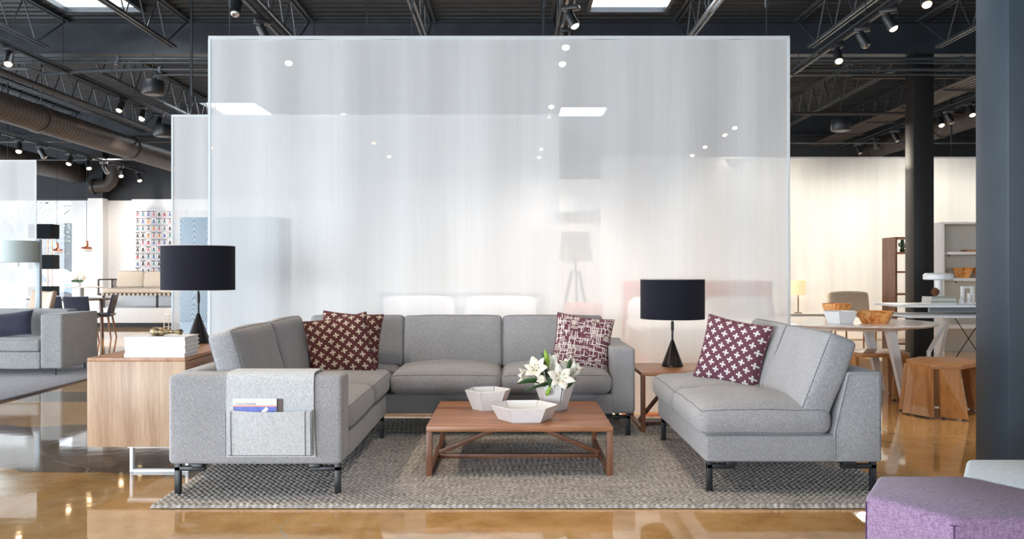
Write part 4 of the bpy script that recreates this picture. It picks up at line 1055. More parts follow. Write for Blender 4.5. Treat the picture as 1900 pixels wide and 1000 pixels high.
t = thing('tripod_lamp', 'dark tripod floor lamp with pale shade, faint between two curtains', 'lamp', (.90, 12.2, 0))
MB().lathe([(.235, 1.39), (.20, 1.80), (.197, 1.80), (.232, 1.39), (.235, 1.39)], 40, (.90, 12.2, 0), cap=False).build('lamp_shade', M_creamcloth, t, smooth=40)
MB().tube([(.90, 12.2, 1.2), (.90, 12.2, 1.5)], .02, 8).build('stem', M_darkwood, t)
for a in (200, 320, 80):
    e = Vector((math.cos(R(a))*.36, math.sin(R(a))*.36, 0)); MB().bar((.90+e.x*.15, 12.2+e.y*.15, 1.25), (.90+e.x, 12.2+e.y, .02), .035, .035).build('leg', M_darkwood, t)
MB().bar((.78, 12.14, .78), (1.03, 12.14, .78), .03).build('brace', M_darkwood, t)
t = thing('nightstand', 'dark red cube nightstand, faint beside the tripod lamp behind the curtain', 'nightstand', (.95, 10.9, 0))
MB().box(.66, 1.12, 10.6, 11.0, .12, .85, .015).build('cabinet_body', M_red, t)
MB().box(.68, 1.10, 10.585, 10.605, .50, .82, .004).build('drawer', M_red, t)
for x in (.69, 1.09):
    for y in (10.63, 10.97): MB().box(x-.015, x+.015, y-.015, y+.015, 0, .12).build('leg', M_black, t, smooth=0)
t = thing('tall_cabinet', 'pale grey tall cabinet, faint behind both curtains', 'cabinet', (.40, 13.2, 0))
MB().box(.16, .56, 13, 13.4, .05, 1.90, .006).build('cabinet_body', M_bedframe, t)
MB().box(.18, .54, 13.04, 13.36, 0, .05).build('plinth', M_darkwood, t, smooth=0)
MB().box(.165, .555, 12.985, 12.999, .06, 1.89).build('door', M_bedframe, t, smooth=0)
t = thing('wall_shelf', 'white wall shelf seen through the gap between two curtains', 'shelf', (1.6, 20.2, 2.6))
MB().box(.9, 2.3, 20.1, 20.4, 2.60, 2.66).build('shelf_board', M_greypost, t, smooth=0)
MB().box(1.2, 1.25, 20.2, 20.39, 2.45, 2.60).build('bracket', M_greypost, t, smooth=0)
MB().box(1.9, 1.95, 20.2, 20.39, 2.45, 2.60).build('bracket', M_greypost, t, smooth=0)

# ================================================================ LEFT BACKGROUND
# speckled grey sofa
S2 = thing('sofa', 'speckled grey low sofa on the plum rug at the left edge', 'sofa', (-6.6, 10.5, .02))
ax0, ax1, ay0, ay1 = -5.54, -5.28, 10.12, 11.0
softbox('arm', M_sofa2, S2, ((ax0+ax1)/2, (ay0+ay1)/2, .425), (ax1-ax0, ay1-ay0, .64), r=.025, top=0, wr=.002)
softbox('arm', M_sofa2, S2, (-7.95, (ay0+ay1)/2, .425), (.26, ay1-ay0, .64), r=.025, top=0, wr=.002)
softbox('backrest', M_sofa2, S2, (-6.68, 10.88, .445), (2.28, .24, .66), r=.03, top=0, wr=.002, piping=False)
softbox('seat_base', M_sofa2, S2, (-6.68, 10.45, .20), (2.28, .66, .20), r=.02, top=0, piping=False)
softbox('seat_cushion', M_sofa2, S2, (-6.68, 10.44, .375), (2.26, .64, .14), r=.03, top=.01, wr=.003)
for x in (-5.4, -7.9):
    for y in (10.2, 10.9): MB().tube([(x, y, .022), (x, y, .11)], .011, 8).build('leg', M_black, S2)
pillow('throw_pillow', M_navy, 'navy pillow on the speckled grey sofa at the left edge', 'pillow', .54, (-6.10, 10.46, .60), R(6), R(24), R(-7), .06, hs=.6)
t = thing('sofa_feature', 'x', 'x'); bpy.data.objects.remove(t)

def drum(m, x, y, r, z0, z1, n=48): m.lathe([(r, z0), (r, z1), (r-.003, z1), (r-.003, z0), (r, z0)], n, (x, y, 0), cap=False); return m
t = thing('floor_lamp', 'grey drum-shade floor lamp on a pale steel post behind the speckled sofa', 'lamp', (-6.28, 11.45, 0))
MB().box(-6.36, -6.300, 11.50, 11.56, .02, 1.675, .004).build('post', M_greypost, t)
drum(MB(), -6.47, 11.3, .228, 1.365, 1.645).build('lamp_shade', M_greylamp, t, smooth=40)
MB().bar((-6.33, 11.52, 1.52), (-6.47, 11.3, 1.52), .012).build('arm', M_greypost, t)
MB().tube([(-6.46, 11.29, 1.36), (-6.46, 11.29, 1.31)], .004, 6).build('pull_chain', M_black, t)
MB().box(-6.48, -6.1, 11.36, 11.68, 0, .02, .004).build('base', M_greypost, t)

M_tier = fabric('dark_teal_shade', (0.008, 0.014, 0.018), (0.02, 0.03, 0.035), 200, .1, .05)
t = thing('tiered_floor_lamp', 'black floor lamp with three stacked rectangular shades before the window', 'lamp', (-8.95, 16.5, 0))
for z0, z1 in ((1.87, 2.14), (1.29, 1.56), (.78, .96)):
    MB().box(-9.15, -8.72, 16.3, 16.62, z0, z1, .004).build('lamp_shade', M_tier, t)
for x in (-8.86, -8.78): MB().tube([(x, 16.46, .02), (x, 16.46, 2.0)], .011, 8).build('pole', M_copper, t)
MB().box(-9.05, -8.72, 16.3, 16.62, 0, .02).build('base', M_black, t, smooth=0)

# tan lounge chair
t = thing('lounge_chair', 'tan leather shell chair behind the speckled grey sofa', 'chair', (-6.9, 12.6, 0))
vs, fs = cushion(.62, .08, .55, r=.035, top=0, seed=2)
M = Matrix.Translation((-6.90, 12.75, .68)) @ Matrix.Rotation(R(-35), 4, 'Z') @ Matrix.Rotation(R(-14), 4, 'X')
vs = [v + Vector((0, -.9*v.x*v.x, 0)) for v in vs]
MB().add([M @ v for v in vs], fs).build('backrest', M_tan, t, smooth=80)
softbox('seat', M_tan, t, (-6.85, 12.45, .42), (.60, .58, .09), rot=(0, 0, R(-35)), r=.04, top=.02, piping=False)
for a in (45, 135, 225, 315): MB().tube([(-6.85+.18*math.cos(R(a)), 12.45+.18*math.sin(R(a)), .38), (-6.85+.28*math.cos(R(a)), 12.45+.28*math.sin(R(a)), 0)], .014, 8).build('leg', M_darkwood, t)

# dark dining table
t = thing('dining_table', 'dark oval dining table before the window at left', 'dining table', (-8.1, 15.9, 0))
m = MB(); M = Matrix.Translation((-8.15, 15.9, 0)) @ Matrix.Diagonal((1.0, .75, 1, 1))
m.lathe([(.0, .715), (.70, .718), (.76, .735), (.76, .745), (.0, .745)], 48, M=M, cap=False); m.build('tabletop', M_darkwood, t)
for x, y in ((-7.72, 15.6), (-8.6, 15.6), (-7.72, 16.2), (-8.6, 16.2)): MB().tube([(x, y, .718), (x+.02, y, 0)], .032, 10).build('leg', M_walnut_z, t)
# side chair
def chair(lab, seatm, legm):
    t = thing('side_chair', lab, 'chair')
    softbox('seat', seatm, t, (0, 0, .445), (.44, .42, .045), r=.02, top=.012, piping=False)
    vs, fs = cushion(.42, .035, .40, r=.016, top=0, wr=0)
    M = Matrix.Translation((0, .215, .62)) @ Matrix.Rotation(R(-14), 4, 'X')
    vs = [v + Vector((0, -.5*v.x*v.x, 0)) for v in vs]
    MB().add([M @ v for v in vs], fs).build('backrest', seatm, t, smooth=80)
    for sx in (-1, 1):
        for sy in (-1, 1): MB().tube([(sx*.16, sy*.15, .425), (sx*.21, sy*.215, 0)], .017, 10, rs=[.019, .013]).build('leg', legm, t)
    MB().box(-.17, .17, -.16, .16, .405, .424, .004).build('seat_frame', legm, t)
    return t
ch = chair('navy chair with walnut legs right of the dark dining table', M_navy, M_walnut_z)
put(ch, (-7.62, 16.0, 0), R(-78))
dup(ch, (-7.92, 15.0, 0), R(178), 'dark chair with its back to the camera at the left of the dark dining table', 'dark chairs at the dining table')
dup(ch, (-7.46, 14.95, 0), R(184), 'dark chair with its back to the camera at the right of the dark dining table', 'dark chairs at the dining table')

# white pedestal table with flowers
t = thing('pedestal_table', 'small high white pedestal table under the copper pendant', 'table', (-8.93, 17.9, 0))
MB().lathe([(.0, .905), (.42, .905), (.43, .915), (.42, .93), (.0, .93)], 40, (-8.93, 17.9, 0), cap=False).build('tabletop', M_white_m, t)
MB().tube([(-8.93, 17.9, .01), (-8.93, 17.9, .906)], .04, 14).build('pedestal', M_greypost, t)
MB().lathe([(.0, 0), (.24, 0), (.24, .01), (.05, .03), (.0, .03)], 32, (-8.93, 17.9, 0), cap=False).build('base', M_white_m, t)
t = thing('flower_vase', 'small white vase on the white pedestal table', 'vase', (-8.95, 17.8, .931))
MB().lathe([(.03, .931), (.045, .95), (.05, .99), (.04, 1.03), (.038, 1.03)], 20, (-8.95, 17.8, 0)).build('vase_body', M_ivory, t)
for k, (dx, dz) in enumerate([(-.06, .13), (.0, .17), (.07, .13)]):
    h = thing('hydrangea', ['left', 'top', 'right'][k] + ' creamy white bloom in the small vase on the pedestal table', 'flower', (-8.95, 17.8, 1.0), 'creamy blooms in the small vase')
    bm = bmesh.new(); bmesh.ops.create_icosphere(bm, subdivisions=3, radius=.068)
    for q in bm.verts: q.co *= 1+.16*noise.noise(q.co*60)
    MB().bm(bm, Matrix.Translation((-8.95+dx, 17.8, .98+dz))).build('bloom', M_petal, h)
    MB().tube([(-8.95+dx*.2, 17.8, 1.0), (-8.95+dx, 17.8, .98+dz-.05)], .004, 6).build('stem', M_green, h)
    m = MB(); bm = bmesh.new(); bmesh.ops.create_uvsphere(bm, u_segments=10, v_segments=6, radius=.05)
    m.bm(bm, Matrix.Translation((-8.95+dx*1.15, 17.74, 1.045)) @ Matrix.Diagonal((1.1, .3, .5, 1))); m.build('leaf', M_green, h)

def pendant(x, y, z, lab):
    t = thing('pendant_light', lab, 'lamp', (x, y, z), 'copper and glass pendants')
    MB().tube([(x, y, z+.20), (x, y, ZC-.05)], .0045, 6).build('cord', M_black, t)
    MB().lathe([(.03, z+.10), (.038, z+.11), (.038, z+.21), (.02, z+.22), (.004, z+.225)], 20, (x, y, 0)).build('copper_cap', M_copper, t)
    MB().lathe([(.04, z+.10), (.10, z+.09), (.11, z+.07), (.10, z+.05), (.06, z+.045)], 24, (x, y, 0)).build('copper_disc', M_copper, t)
    MB().lathe([(.10, z+.05), (.105, z+.02), (.095, z), (.0, z-.003)], 24, (x, y, 0), cap=False).build('glass_lens', M_ivory, t)
pendant(-8.88, 18.0, 1.66, 'copper pendant hanging over the white pedestal table')
pendant(-9.55, 18.1, 1.62, 'copper pendant hanging before the bright window')

# plinth and daybed
t = thing('display_plinth', 'low white display plinth under the striped-edge daybed', 'plinth', (-7.5, 19.55, 0))
MB().box(-9.5, -5.2, 19.15, 20.34, .10, .43, .004).build('platform', M_wall, t); MB().box(-9.45, -5.25, 19.2, 20.3, 0, .10).build('recessed_base', M_colblack, t, smooth=0)
D_ = thing('daybed', 'cream-cushioned daybed with dark slatted arm on the white plinth', 'daybed', (-8, 19.6, .431))
dx0, dx1, dy0, dy1 = -9.26, -6.7, 19.25, 19.95
MB().box(dx0, dx1, dy0, dy1, .715, .745).build('bed_frame', M_darkwood, D_, smooth=0)
m1 = MB(); m2 = MB()
for k in range(26):
    x = dx0+.05+k*.098
    m1.box(x, x+.049, dy0-.01, dy0, .705, .755); m2.box(x+.049, x+.098, dy0-.01, dy0, .705, .755)
m1.build('dark_webbing', M_darkwood, D_, smooth=0); m2.build('cream_webbing', M_creamcloth, D_, smooth=0)
softbox('seat_cushion', M_creamcloth, D_, ((dx0+dx1)/2+.05, 19.6, .81), (dx1-dx0-.12, .68, .11), r=.03, top=.01)
for k in range(4):
    softbox('back_cushion', M_creamcloth, D_, (-8.76+k*.61, 19.84, 1.05), (.60, .16, .38), rot=(R(-12), 0, 0), r=.05, top=.02, side=.01, seed=k)
m = MB().bar((dx0+.02, dy0+.02, 1.06), (dx0+.02, dy1-.02, 1.06), .03).bar((dx0+.02, dy0+.02, .73), (dx0+.02, dy0+.02, 1.06), .03).bar((dx0+.02, dy1-.02, .73), (dx0+.02, dy1-.02, 1.06), .03)
m.bar((dx0+.02, dy1-.02, 1.06), (dx0+.25, dy1-.02, 1.06), .03)
m.build('arm_frame', M_darkwood, D_, smooth=0)
for k in range(6): MB().bar((dx0+.03+k*.036, dy1-.04, 1.05), (dx0+.10+k*.03, dy1-.1, .76), .016, .01).build('slat', M_darkwood, D_, smooth=0)
for x in (-9.15, -7.95, -6.8): MB().box(x-.02, x+.02, 19.3, 19.34, .432, .72).build('leg', M_black, D_, smooth=0)
t = thing('wire_stool', 'white wire stool beside the front edge of the left curtain', 'stool', (-6.95, 17.6, 0))
for x, y in ((-7.08, 17.5), (-6.82, 17.5), (-7.08, 17.76), (-6.82, 17.76)): MB().tube([(x, y, 0), (-6.95+(x+6.95)*.75, 17.63+(y-17.63)*.75, .36)], .009, 6).build('leg', M_white_m, t)
MB().lathe([(.0, .355), (.14, .36), (.145, .37), (.14, .385), (.0, .38)], 24, (-6.95, 17.63, 0), cap=False).build('seat', M_white_m, t)
MB().tube([(-7.06, 17.52, .12), (-6.84, 17.52, .12)], .006, 6).build('foot_rail', M_white_m, t)
t = thing('white_plinth_table', 'slim white console under the dark dining table line, in front of the plinth', 'console', (-8.6, 18.8, 0)); bpy.data.objects.remove(t)

# wall art: sheet of small prints
t = thing('wall_art', 'large framed grid of small colourful prints on the white back wall', 'wall art', (-8.0, 20.36, 1.2))
px0, px1, pz0, pz1 = -8.90, -7.0, 1.18, 2.68
MB().box(px0-.03, px1+.03, 20.365, 20.395, pz0-.03, pz1+.03).build('frame', M_ivory, t, smooth=0)
cols = [plain('print_'+n, c, .6) for n, c in (('paper', (.82, .80, .80)), ('red', (.55, .06, .06)), ('black', (.03, .03, .035)), ('teal', (.10, .28, .30)), ('pink', (.62, .20, .24)), ('orange', (.72, .28, .06)), ('blue', (.10, .16, .42)), ('grey', (.20, .20, .22)))]
M_backing = plain('print_backing', (.50, .48, .52), .6)
MB().box(px0, px1, 20.36, 20.366, pz0, pz1).build('backing_sheet', M_backing, t, smooth=0)
rnd = random.Random(5); nc, nr = 15, 9; cw = (px1-px0)/nc; chh = (pz1-pz0)/nr; m = MB()
for i in range(nc):
    for j in range(nr):
        x = px0+(i+.5)*cw; z = pz0+(j+.5)*chh
        m.box(x-cw*.43, x+cw*.43, 20.357, 20.3595, z-chh*.44, z+chh*.44, mi=0)
        c = rnd.randrange(1, 8); d = rnd.choice([2, 2, 7]); w_ = cw*.28
        m.add([(x-w_, 20.356, z-chh*.34), (x+w_, 20.356, z-chh*.34), (x+w_*.55, 20.356, z+chh*.05), (x-w_*.55, 20.356, z+chh*.05)], [(0, 1, 2, 3)], c)
        m.add([(x-w_*.3, 20.3555, z-chh*.36), (x+w_*.3, 20.3555, z-chh*.36), (x, 20.3555, z-chh*.08)], [(0, 1, 2)], 0)
        m.add([(x-w_*.5, 20.3555, z+chh*.05), (x+w_*.5, 20.3555, z+chh*.05), (x+w_*.5, 20.3555, z+chh*.22), (x-w_*.5, 20.3555, z+chh*.22)], [(0, 1, 2, 3)], rnd.choice([2, c, 7]))
        if rnd.random() < .7: m.add([(x-cw*.36, 20.3555, z+chh*.28), (x+cw*.36, 20.3555, z+chh*.28), (x+cw*.36, 20.3555, z+chh*.40), (x-cw*.36, 20.3555, z+chh*.40)], [(0, 1, 2, 3)], d)
m.build('print_cards', cols, t, smooth=0)

# outside the window
M_asph = plain('pavement', (.32, .32, .33), .8); M_fac = plain('pale_facade', (.62, .60, .58), .8)
o = MB().box(-60, 30, YB+.3, 90, -.2, -.05).build('floor_outside', M_asph, smooth=0); struct(o, 'pale pavement outside the window', 'ground'); o.name = 'floor_exterior'
t = thing('building', 'pale building with dark windows across the street outside', 'building', (-30, 50, 0))
MB().box(-50, -18, 46, 54, -.05, 6.5).build('wall', M_fac, t, smooth=0)
MB().box(-50.2, -17.8, 45.8, 54.2, 6.5, 6.9).build('roof_edge', M_greypost, t, smooth=0)
for k in range(8): MB().box(-48+k*3.8, -46+k*3.8, 45.9, 46, 1.2, 3.8).build('window', M_darksteel, t, smooth=0)
text('ANE', .55, (-25.9, 45.7, 2.15), (R(90), 0, 0), plain('red_sign_letters', (.7, .08, .08), .5), t, 'sign_letters', .03)
t = thing('tree', 'bare-branched pale tree outside the window', 'tree', (-19.5, 34, 0))
MB().tube([(-19.5, 34, -.05), (-19.4, 34, 1.5), (-19.6, 34, 3)], .16, 10, rs=[.18, .14, .10]).build('trunk', M_steel_brown, t)
rnd = random.Random(3); m = MB()
for k in range(46):
    a = Vector((-19.5+rnd.uniform(-.2, .2), 34, rnd.uniform(1.6, 3))); b = a+Vector((rnd.uniform(-2.2, 2.2), rnd.uniform(-1, 1), rnd.uniform(.2, 2))); c = b+Vector((rnd.uniform(-.8, .8), rnd.uniform(-.5, .5), rnd.uniform(-.3, .8)))
    m.tube([a, (a+b)/2+Vector((0, 0, .2)), b, c], .02, 5, rs=[.035, .025, .016, .006])
m.build('branches', M_steel_brown, t)
m = MB()
M_fol = plain('pale_foliage', (.30, .42, .22), .7, 0, .4, 3)
for k in range(900):
    p = Vector((-19.5+rnd.gauss(0, 1.3), 34+rnd.gauss(0, .8), 3.0+rnd.gauss(0, .8))); s = .07
    d1 = Vector([rnd.uniform(-1, 1) for _ in range(3)]).normalized()*s; d2 = Vector([rnd.uniform(-1, 1) for _ in range(3)]).normalized()*s
    m.add([p-d1, p+d2*.5, p+d1, p-d2*.5], [(0, 1, 2, 3)])
m.build('foliage', M_fol, t, smooth=0)
t = thing('car', 'blue-grey car parked outside the window', 'car', (-15.2, 27.5, -.05))
M_carp = plain('blue_grey_car_paint', (.22, .30, .40), .25, .3)
body = [(-2.1, .30), (2.1, .30), (2.15, .62), (1.9, .80), (1.15, .88), (.55, 1.32), (-.75, 1.36), (-1.45, .92), (-2.05, .84), (-2.15, .55)]
MB().prism([(-15.2+a, b) for a, b in body], 26.7, 28.4, 'y', bev=.06).build('body', M_carp, t)
MB().prism([(-15.2+a, b) for a, b in [(-1.25, .92), (1.0, .90), (.48, 1.26), (-.70, 1.30)]], 26.68, 26.70, 'y').build('side_window', M_darksteel, t, smooth=0)
for x in (-1.35, 1.35):
    for y in (26.72, 28.38):
        Mx = Matrix.Translation((-15.2+x, y, .28)) @ Matrix.Rotation(R(90), 4, 'X'); MB().lathe([(.0, -.1), (.33, -.1), (.33, .1), (.0, .1)], 24, M=Mx, cap=False).build('wheel', M_black, t)

# ================================================================ RIGHT BACKGROUND
# round marble table
t = thing('round_table', 'white marble-topped round table on slanted white legs, behind the loveseat', 'table', (3.33, 8.5, 0))
MB().lathe([(.0, .722), (.74, .722), (.795, .74), (.80, .748), (.795, .754), (.0, .754)], 72, (3.33, 8.5, 0), cap=False).build('tabletop', M_marble, t, smooth=30)
MB().lathe([(.0, .69), (.52, .69), (.56, .7215), (.0, .7215)], 48, (3.33, 8.5, 0), cap=False).build('under_frame', M_white_m, t, smooth=30)
for (a, b) in (((3.60, 8.22, .70), (3.66, 8.02, .01)), ((3.62, 8.80, .70), (3.90, 9.10, .01)), ((2.98, 8.22, .70), (2.90, 8.02, .01)), ((3.16, 8.85, .70), (3.02, 9.12, .01))):
    a = Vector(a); b = Vector(b); m = MB(); w0, w1 = .085, .055
    m.add([(a.x-w0/2, a.y-.04, a.z), (a.x+w0/2, a.y-.04, a.z), (a.x+w0/2, a.y+.04, a.z), (a.x-w0/2, a.y+.04, a.z), (b.x-w1/2, b.y-.03, 0), (b.x+w1/2, b.y-.03, 0), (b.x+w1/2, b.y+.03, 0), (b.x-w1/2, b.y+.03, 0)],
          [(0, 1, 2, 3), (7, 6, 5, 4), (0, 4, 5, 1), (1, 5, 6, 2), (2, 6, 7, 3), (3, 7, 4, 0)]); m.build('leg', M_white_m, t, smooth=0)
facet_bowl('faceted_bowl', M_ivory, 'white faceted bowl at the left on the round marble table', 'bowl', (3.12, 8.2, .755), .125, .172, .112, n=6, rot=R(8))
facet_bowl('faceted_bowl', M_amber, 'amber faceted bowl at the right on the round marble table', 'bowl', (3.45, 8.2, .755), .125, .185, .112, n=6, rot=R(-4))
facet_bowl('faceted_bowl', M_amber, 'tall amber faceted bowl at the back of the round marble table', 'bowl', (3.28, 8.72, .755), .10, .150, .165, n=6, rot=R(20))
# white rug-like bright strip aside; oak bench behind
def panel_stool(poly, panels, h, lab):
    cx = sum(p[0] for p in poly)/len(poly); cy = sum(p[1] for p in poly)/len(poly)
    t = thing('oak_stool', lab, 'stool', (cx, cy, 0), 'faceted oak stools')
    MB().prism(poly, h-.038, h, 'z', bev=.003).build('seat', M_oak_x, t)
    for (a, b, c, d) in panels:      # top edge a-b, foot edge c-d
        q = []
        for (x, y), z in ((a, h-.038), (b, h-.038), (d, .012), (c, .012)): q.append(Vector((x, y, z)))
        n = (q[1]-q[0]).cross(q[3]-q[0]).normalized()*.03
        if n.dot(Vector((cx, cy, .2))-q[0]) < 0: n = -n
        n.z = 0
        MB().add(q+[p+n for p in q], [(0, 1, 2, 3), (7, 6, 5, 4), (0, 4, 5, 1), (1, 5, 6, 2), (2, 6, 7, 3), (3, 7, 4, 0)]).build('leg_panel', M_oak, t, smooth=0)
        e = q[2]-q[3]
        for k in (.15, .85):
            p = q[3]+e*k+n*.5; MB().box(p.x-.012, p.x+.012, p.y-.012, p.y+.012, 0, .0125).build('foot_pad', M_black, t, smooth=0)
panel_stool([(3.50, 7.66), (3.52, 7.24), (3.56, 7.20), (3.74, 7.17), (4.12, 7.50), (4.10, 7.86), (3.74, 7.92)],
            [((3.505, 7.64), (3.52, 7.26), (3.42, 7.56), (3.545, 7.30)), ((3.575, 7.20), (3.725, 7.18), (3.63, 7.31), (3.80, 7.17)),
             ((4.10, 7.53), (4.09, 7.83), (4.16, 7.50), (4.16, 7.82)), ((3.80, 7.89), (4.05, 7.85), (3.80, 7.93), (4.06, 7.90)), ((3.50, 7.70), (3.70, 7.89), (3.47, 7.74), (3.66, 7.94))], .467,
            'oak stool with splayed panel legs just left of the slate blue column')
panel_stool([(3.34, 8.36), (3.38, 8.32), (3.82, 8.32), (3.87, 8.37), (3.87, 8.84), (3.34, 8.84)],
            [((3.86, 8.40), (3.86, 8.80), (3.87, 8.40), (3.87, 8.80)), ((3.35, 8.40), (3.35, 8.80), (3.34, 8.40), (3.34, 8.80)), ((3.70, 8.325), (3.83, 8.325), (3.68, 8.33), (3.80, 8.33))], .455,
            'oak stool tucked under the round marble table')
# white desk on trestles
t = thing('trestle_desk', 'white two-level desk on angled metal legs behind the slate blue column', 'desk', (5.6, 10.2, 0))
dz = .80
MB().box(4.62, 6.7, 10.2, 11.0, dz+.02, dz+.05, .004).build('desktop', M_white_m, t)
MB().box(4.62, 6.7, 10.0, 10.9, dz-.095, dz-.07, .004).build('lower_shelf', M_white_m, t)
MB().box(5.3, 6.7, 10.95, 10.99, dz-.07, dz+.02).build('back_panel', M_greypost, t, smooth=0)
for x in (5.1, 6.3):
    MB().bar((x+.12, 10.3, dz-.09), (x-.22, 10.1, .30), .035).build('leg', M_white_m, t)
    MB().bar((x-.22, 10.1, .32), (x-.22, 10.1, 0), .035).build('foot', M_white_m, t)
    MB().bar((x+.12, 10.3, dz-.09), (x+.22, 10.8, .0), .035).build('leg', M_white_m, t)
for a, b in (((5.55, 10.86, dz-.1), (5.95, 10.86, .1)), ((5.95, 10.86, dz-.1), (5.55, 10.86, .1))): MB().tube([a, b], .006, 6).build('wire_brace', M_black, t)
# things on the desk
M_booksage = plain('sage_book_cover', (.42, .45, .38), .5, 0, .03); M_bookwhite = plain('pale_book_cover', (.70, .72, .68), .5, 0, .03)
q0 = dz+.0505
for k, (n_, mm) in enumerate((('lowest', M_bookwhite), ('second lowest', M_booksage), ('third', M_bookwhite), ('topmost', M_booksage))):
    b = thing('book', f'sage green book, {n_} of the four stacked on the white desk', 'book', (5.1, 10.4, q0+k*.024), 'books on the white desk'); z = q0+k*.024
    x0, x1 = 4.98+k*.003, 5.28-k*.002
    MB().box(x0, x1, 10.25, 10.50, z, z+.003).box(x0, x1, 10.25, 10.50, z+.019, z+.022).box(x0, x1, 10.25, 10.253, z+.003, z+.019).build('cover', mm, b, smooth=0)
    MB().box(x0+.003, x1-.004, 10.254, 10.495, z+.0031, z+.0189).build('pages', M_pages, b, smooth=0)
z = q0+.0965; m = MB()
for k in range(60):
    h_ = k/60; a = k*2.4; r_ = .042*math.sin(PI*(.15+.8*h_))**.7
    c = Vector((5.09+r_*math.cos(a), 10.37+r_*math.sin(a), z+.012+h_*.085))
    m.add([c+Vector((math.cos(a)*.012, math.sin(a)*.012, -.003)), c+Vector((-math.sin(a)*.008, math.cos(a)*.008, .004)), c+Vector((0, 0, .010)), c+Vector((math.sin(a)*.008, -math.cos(a)*.008, .004)), c-Vector((math.cos(a)*.02, math.sin(a)*.02, .004))],
          [(0, 1, 2), (0, 2, 3), (0, 4, 1), (0, 3, 4), (4, 2, 1), (4, 3, 2)])
m.lathe([(.012, z), (.028, z+.02), (.026, z+.07), (.004, z+.105)], 12, (5.09, 10.37, 0))
tag(m.build('pine_cone', plain('pine_cone_brown', (.20, .08, .035), .7, 0, .4, 60)), 'brown pine cone on the sage green books', 'pine cone')
def disc_lamp(x, y, z, r, lab):
    t = thing('disc_lamp', lab, 'lamp', (x, y, z), 'white disc-shade lamps')
    MB().lathe([(.0, z), (.055, z), (.045, z+.02), (.042, z+.30), (.0, z+.30)], 24, (x, y, 0), cap=False).build('stem', M_ivory, t, smooth=40)
    MB().lathe([(.0, z+.29), (r-.02, z+.29), (r, z+.30), (r, z+.355), (r-.025, z+.375), (.0, z+.378)], 40, (x, y, 0), cap=False).build('disc_shade', M_ivory, t, smooth=40)
disc_lamp(5.28, 10.68, q0, .175, 'white disc-shade lamp standing behind the stacked books')
disc_lamp(5.97, 10.60, q0, .175, 'white disc-shade lamp at the right end of the white desk')
t = thing('frame_sculpture', 'white nested-frame ornament at the right on the white desk', 'ornament', (5.6, 10.45, q0))
def fr(x0, x1, z0, z1, y, w_): return MB().box(x0, x0+w_, y, y+.05, z0, z1).box(x1-w_, x1, y, y+.05, z0, z1).box(x0+w_, x1-w_, y, y+.05, z1-w_, z1).box(x0+w_, x1-w_, y, y+.05, z0, z0+w_)
fr(5.46, 5.60, q0, q0+.215, 10.45, .022).build('tall_frame', M_ivory, t, smooth=0); fr(5.505, 5.565, q0, q0+.13, 10.38, .015).build('short_frame', M_ivory, t, smooth=0)
MB().lathe([(.03, q0), (.03, q0+.05), (.012, q0+.07), (.012, q0+.085), (.0, q0+.09)], 14, (5.43, 10.42, 0)).build('peg', M_ivory, t)

# white display cabinet
t = thing('display_cabinet', 'white open display cabinet with cream back, left of the slate blue column', 'cabinet', (7.2, 13.3, 0))
cx0, cx1, cy0, cy1, ch_ = 6.49, 8.2, 13.0, 13.55, 1.96
MB().box(cx0, cx0+.03, cy0, cy1, 0, ch_).build('side_panel', M_wall, t, smooth=0); MB().box(cx1-.03, cx1, cy0, cy1, 0, ch_).build('side_panel', M_wall, t, smooth=0)
MB().box(cx0, cx1, cy0, cy1, ch_, ch_+.03).build('top_panel', M_wall, t, smooth=0)
MB().box(cx0+.03, cx1-.03, cy1-.02, cy1, 0, ch_).build('back_panel', M_cream, t, smooth=0)
for z, x0, x1 in ((1.50, cx0+.10, cx1-.03), (1.10, cx0+.20, cx1-.03), (.38, cx0+.06, cx1-.03)):
    s_ = MB().box(x0, x1, cy0+.05, cy1-.02, z, z+.045).build('shelf', M_white_m, t, smooth=0)
    MB().lathe([(.0, z-.03), (.014, z-.03), (.014, z), (.0, z)], 12, (x0+.05, cy0+.1, 0), cap=False).build('brass_peg', M_gold, s_)
facet_bowl('faceted_bowl', M_amber, 'amber bowl at the left on the lower shelf of the white cabinet', 'bowl', (6.92, 13.25, 1.146), .10, .165, .155, n=6, rot=R(10))
facet_bowl('faceted_bowl', M_amber, 'amber bowl at the right on the lower shelf of the white cabinet', 'bowl', (7.26, 13.28, 1.146), .10, .16, .155, n=6, rot=R(30))
t = thing('book', 'brown book lying on the upper shelf of the white cabinet', 'book', (7.0, 13.2, 1.546))
MB().box(6.92, 7.14, 13.12, 13.3, 1.546, 1.575).build('cover', M_walnut, t, smooth=0); MB().box(6.925, 7.145, 13.125, 13.295, 1.550, 1.571).build('pages', M_pages, t, smooth=0)

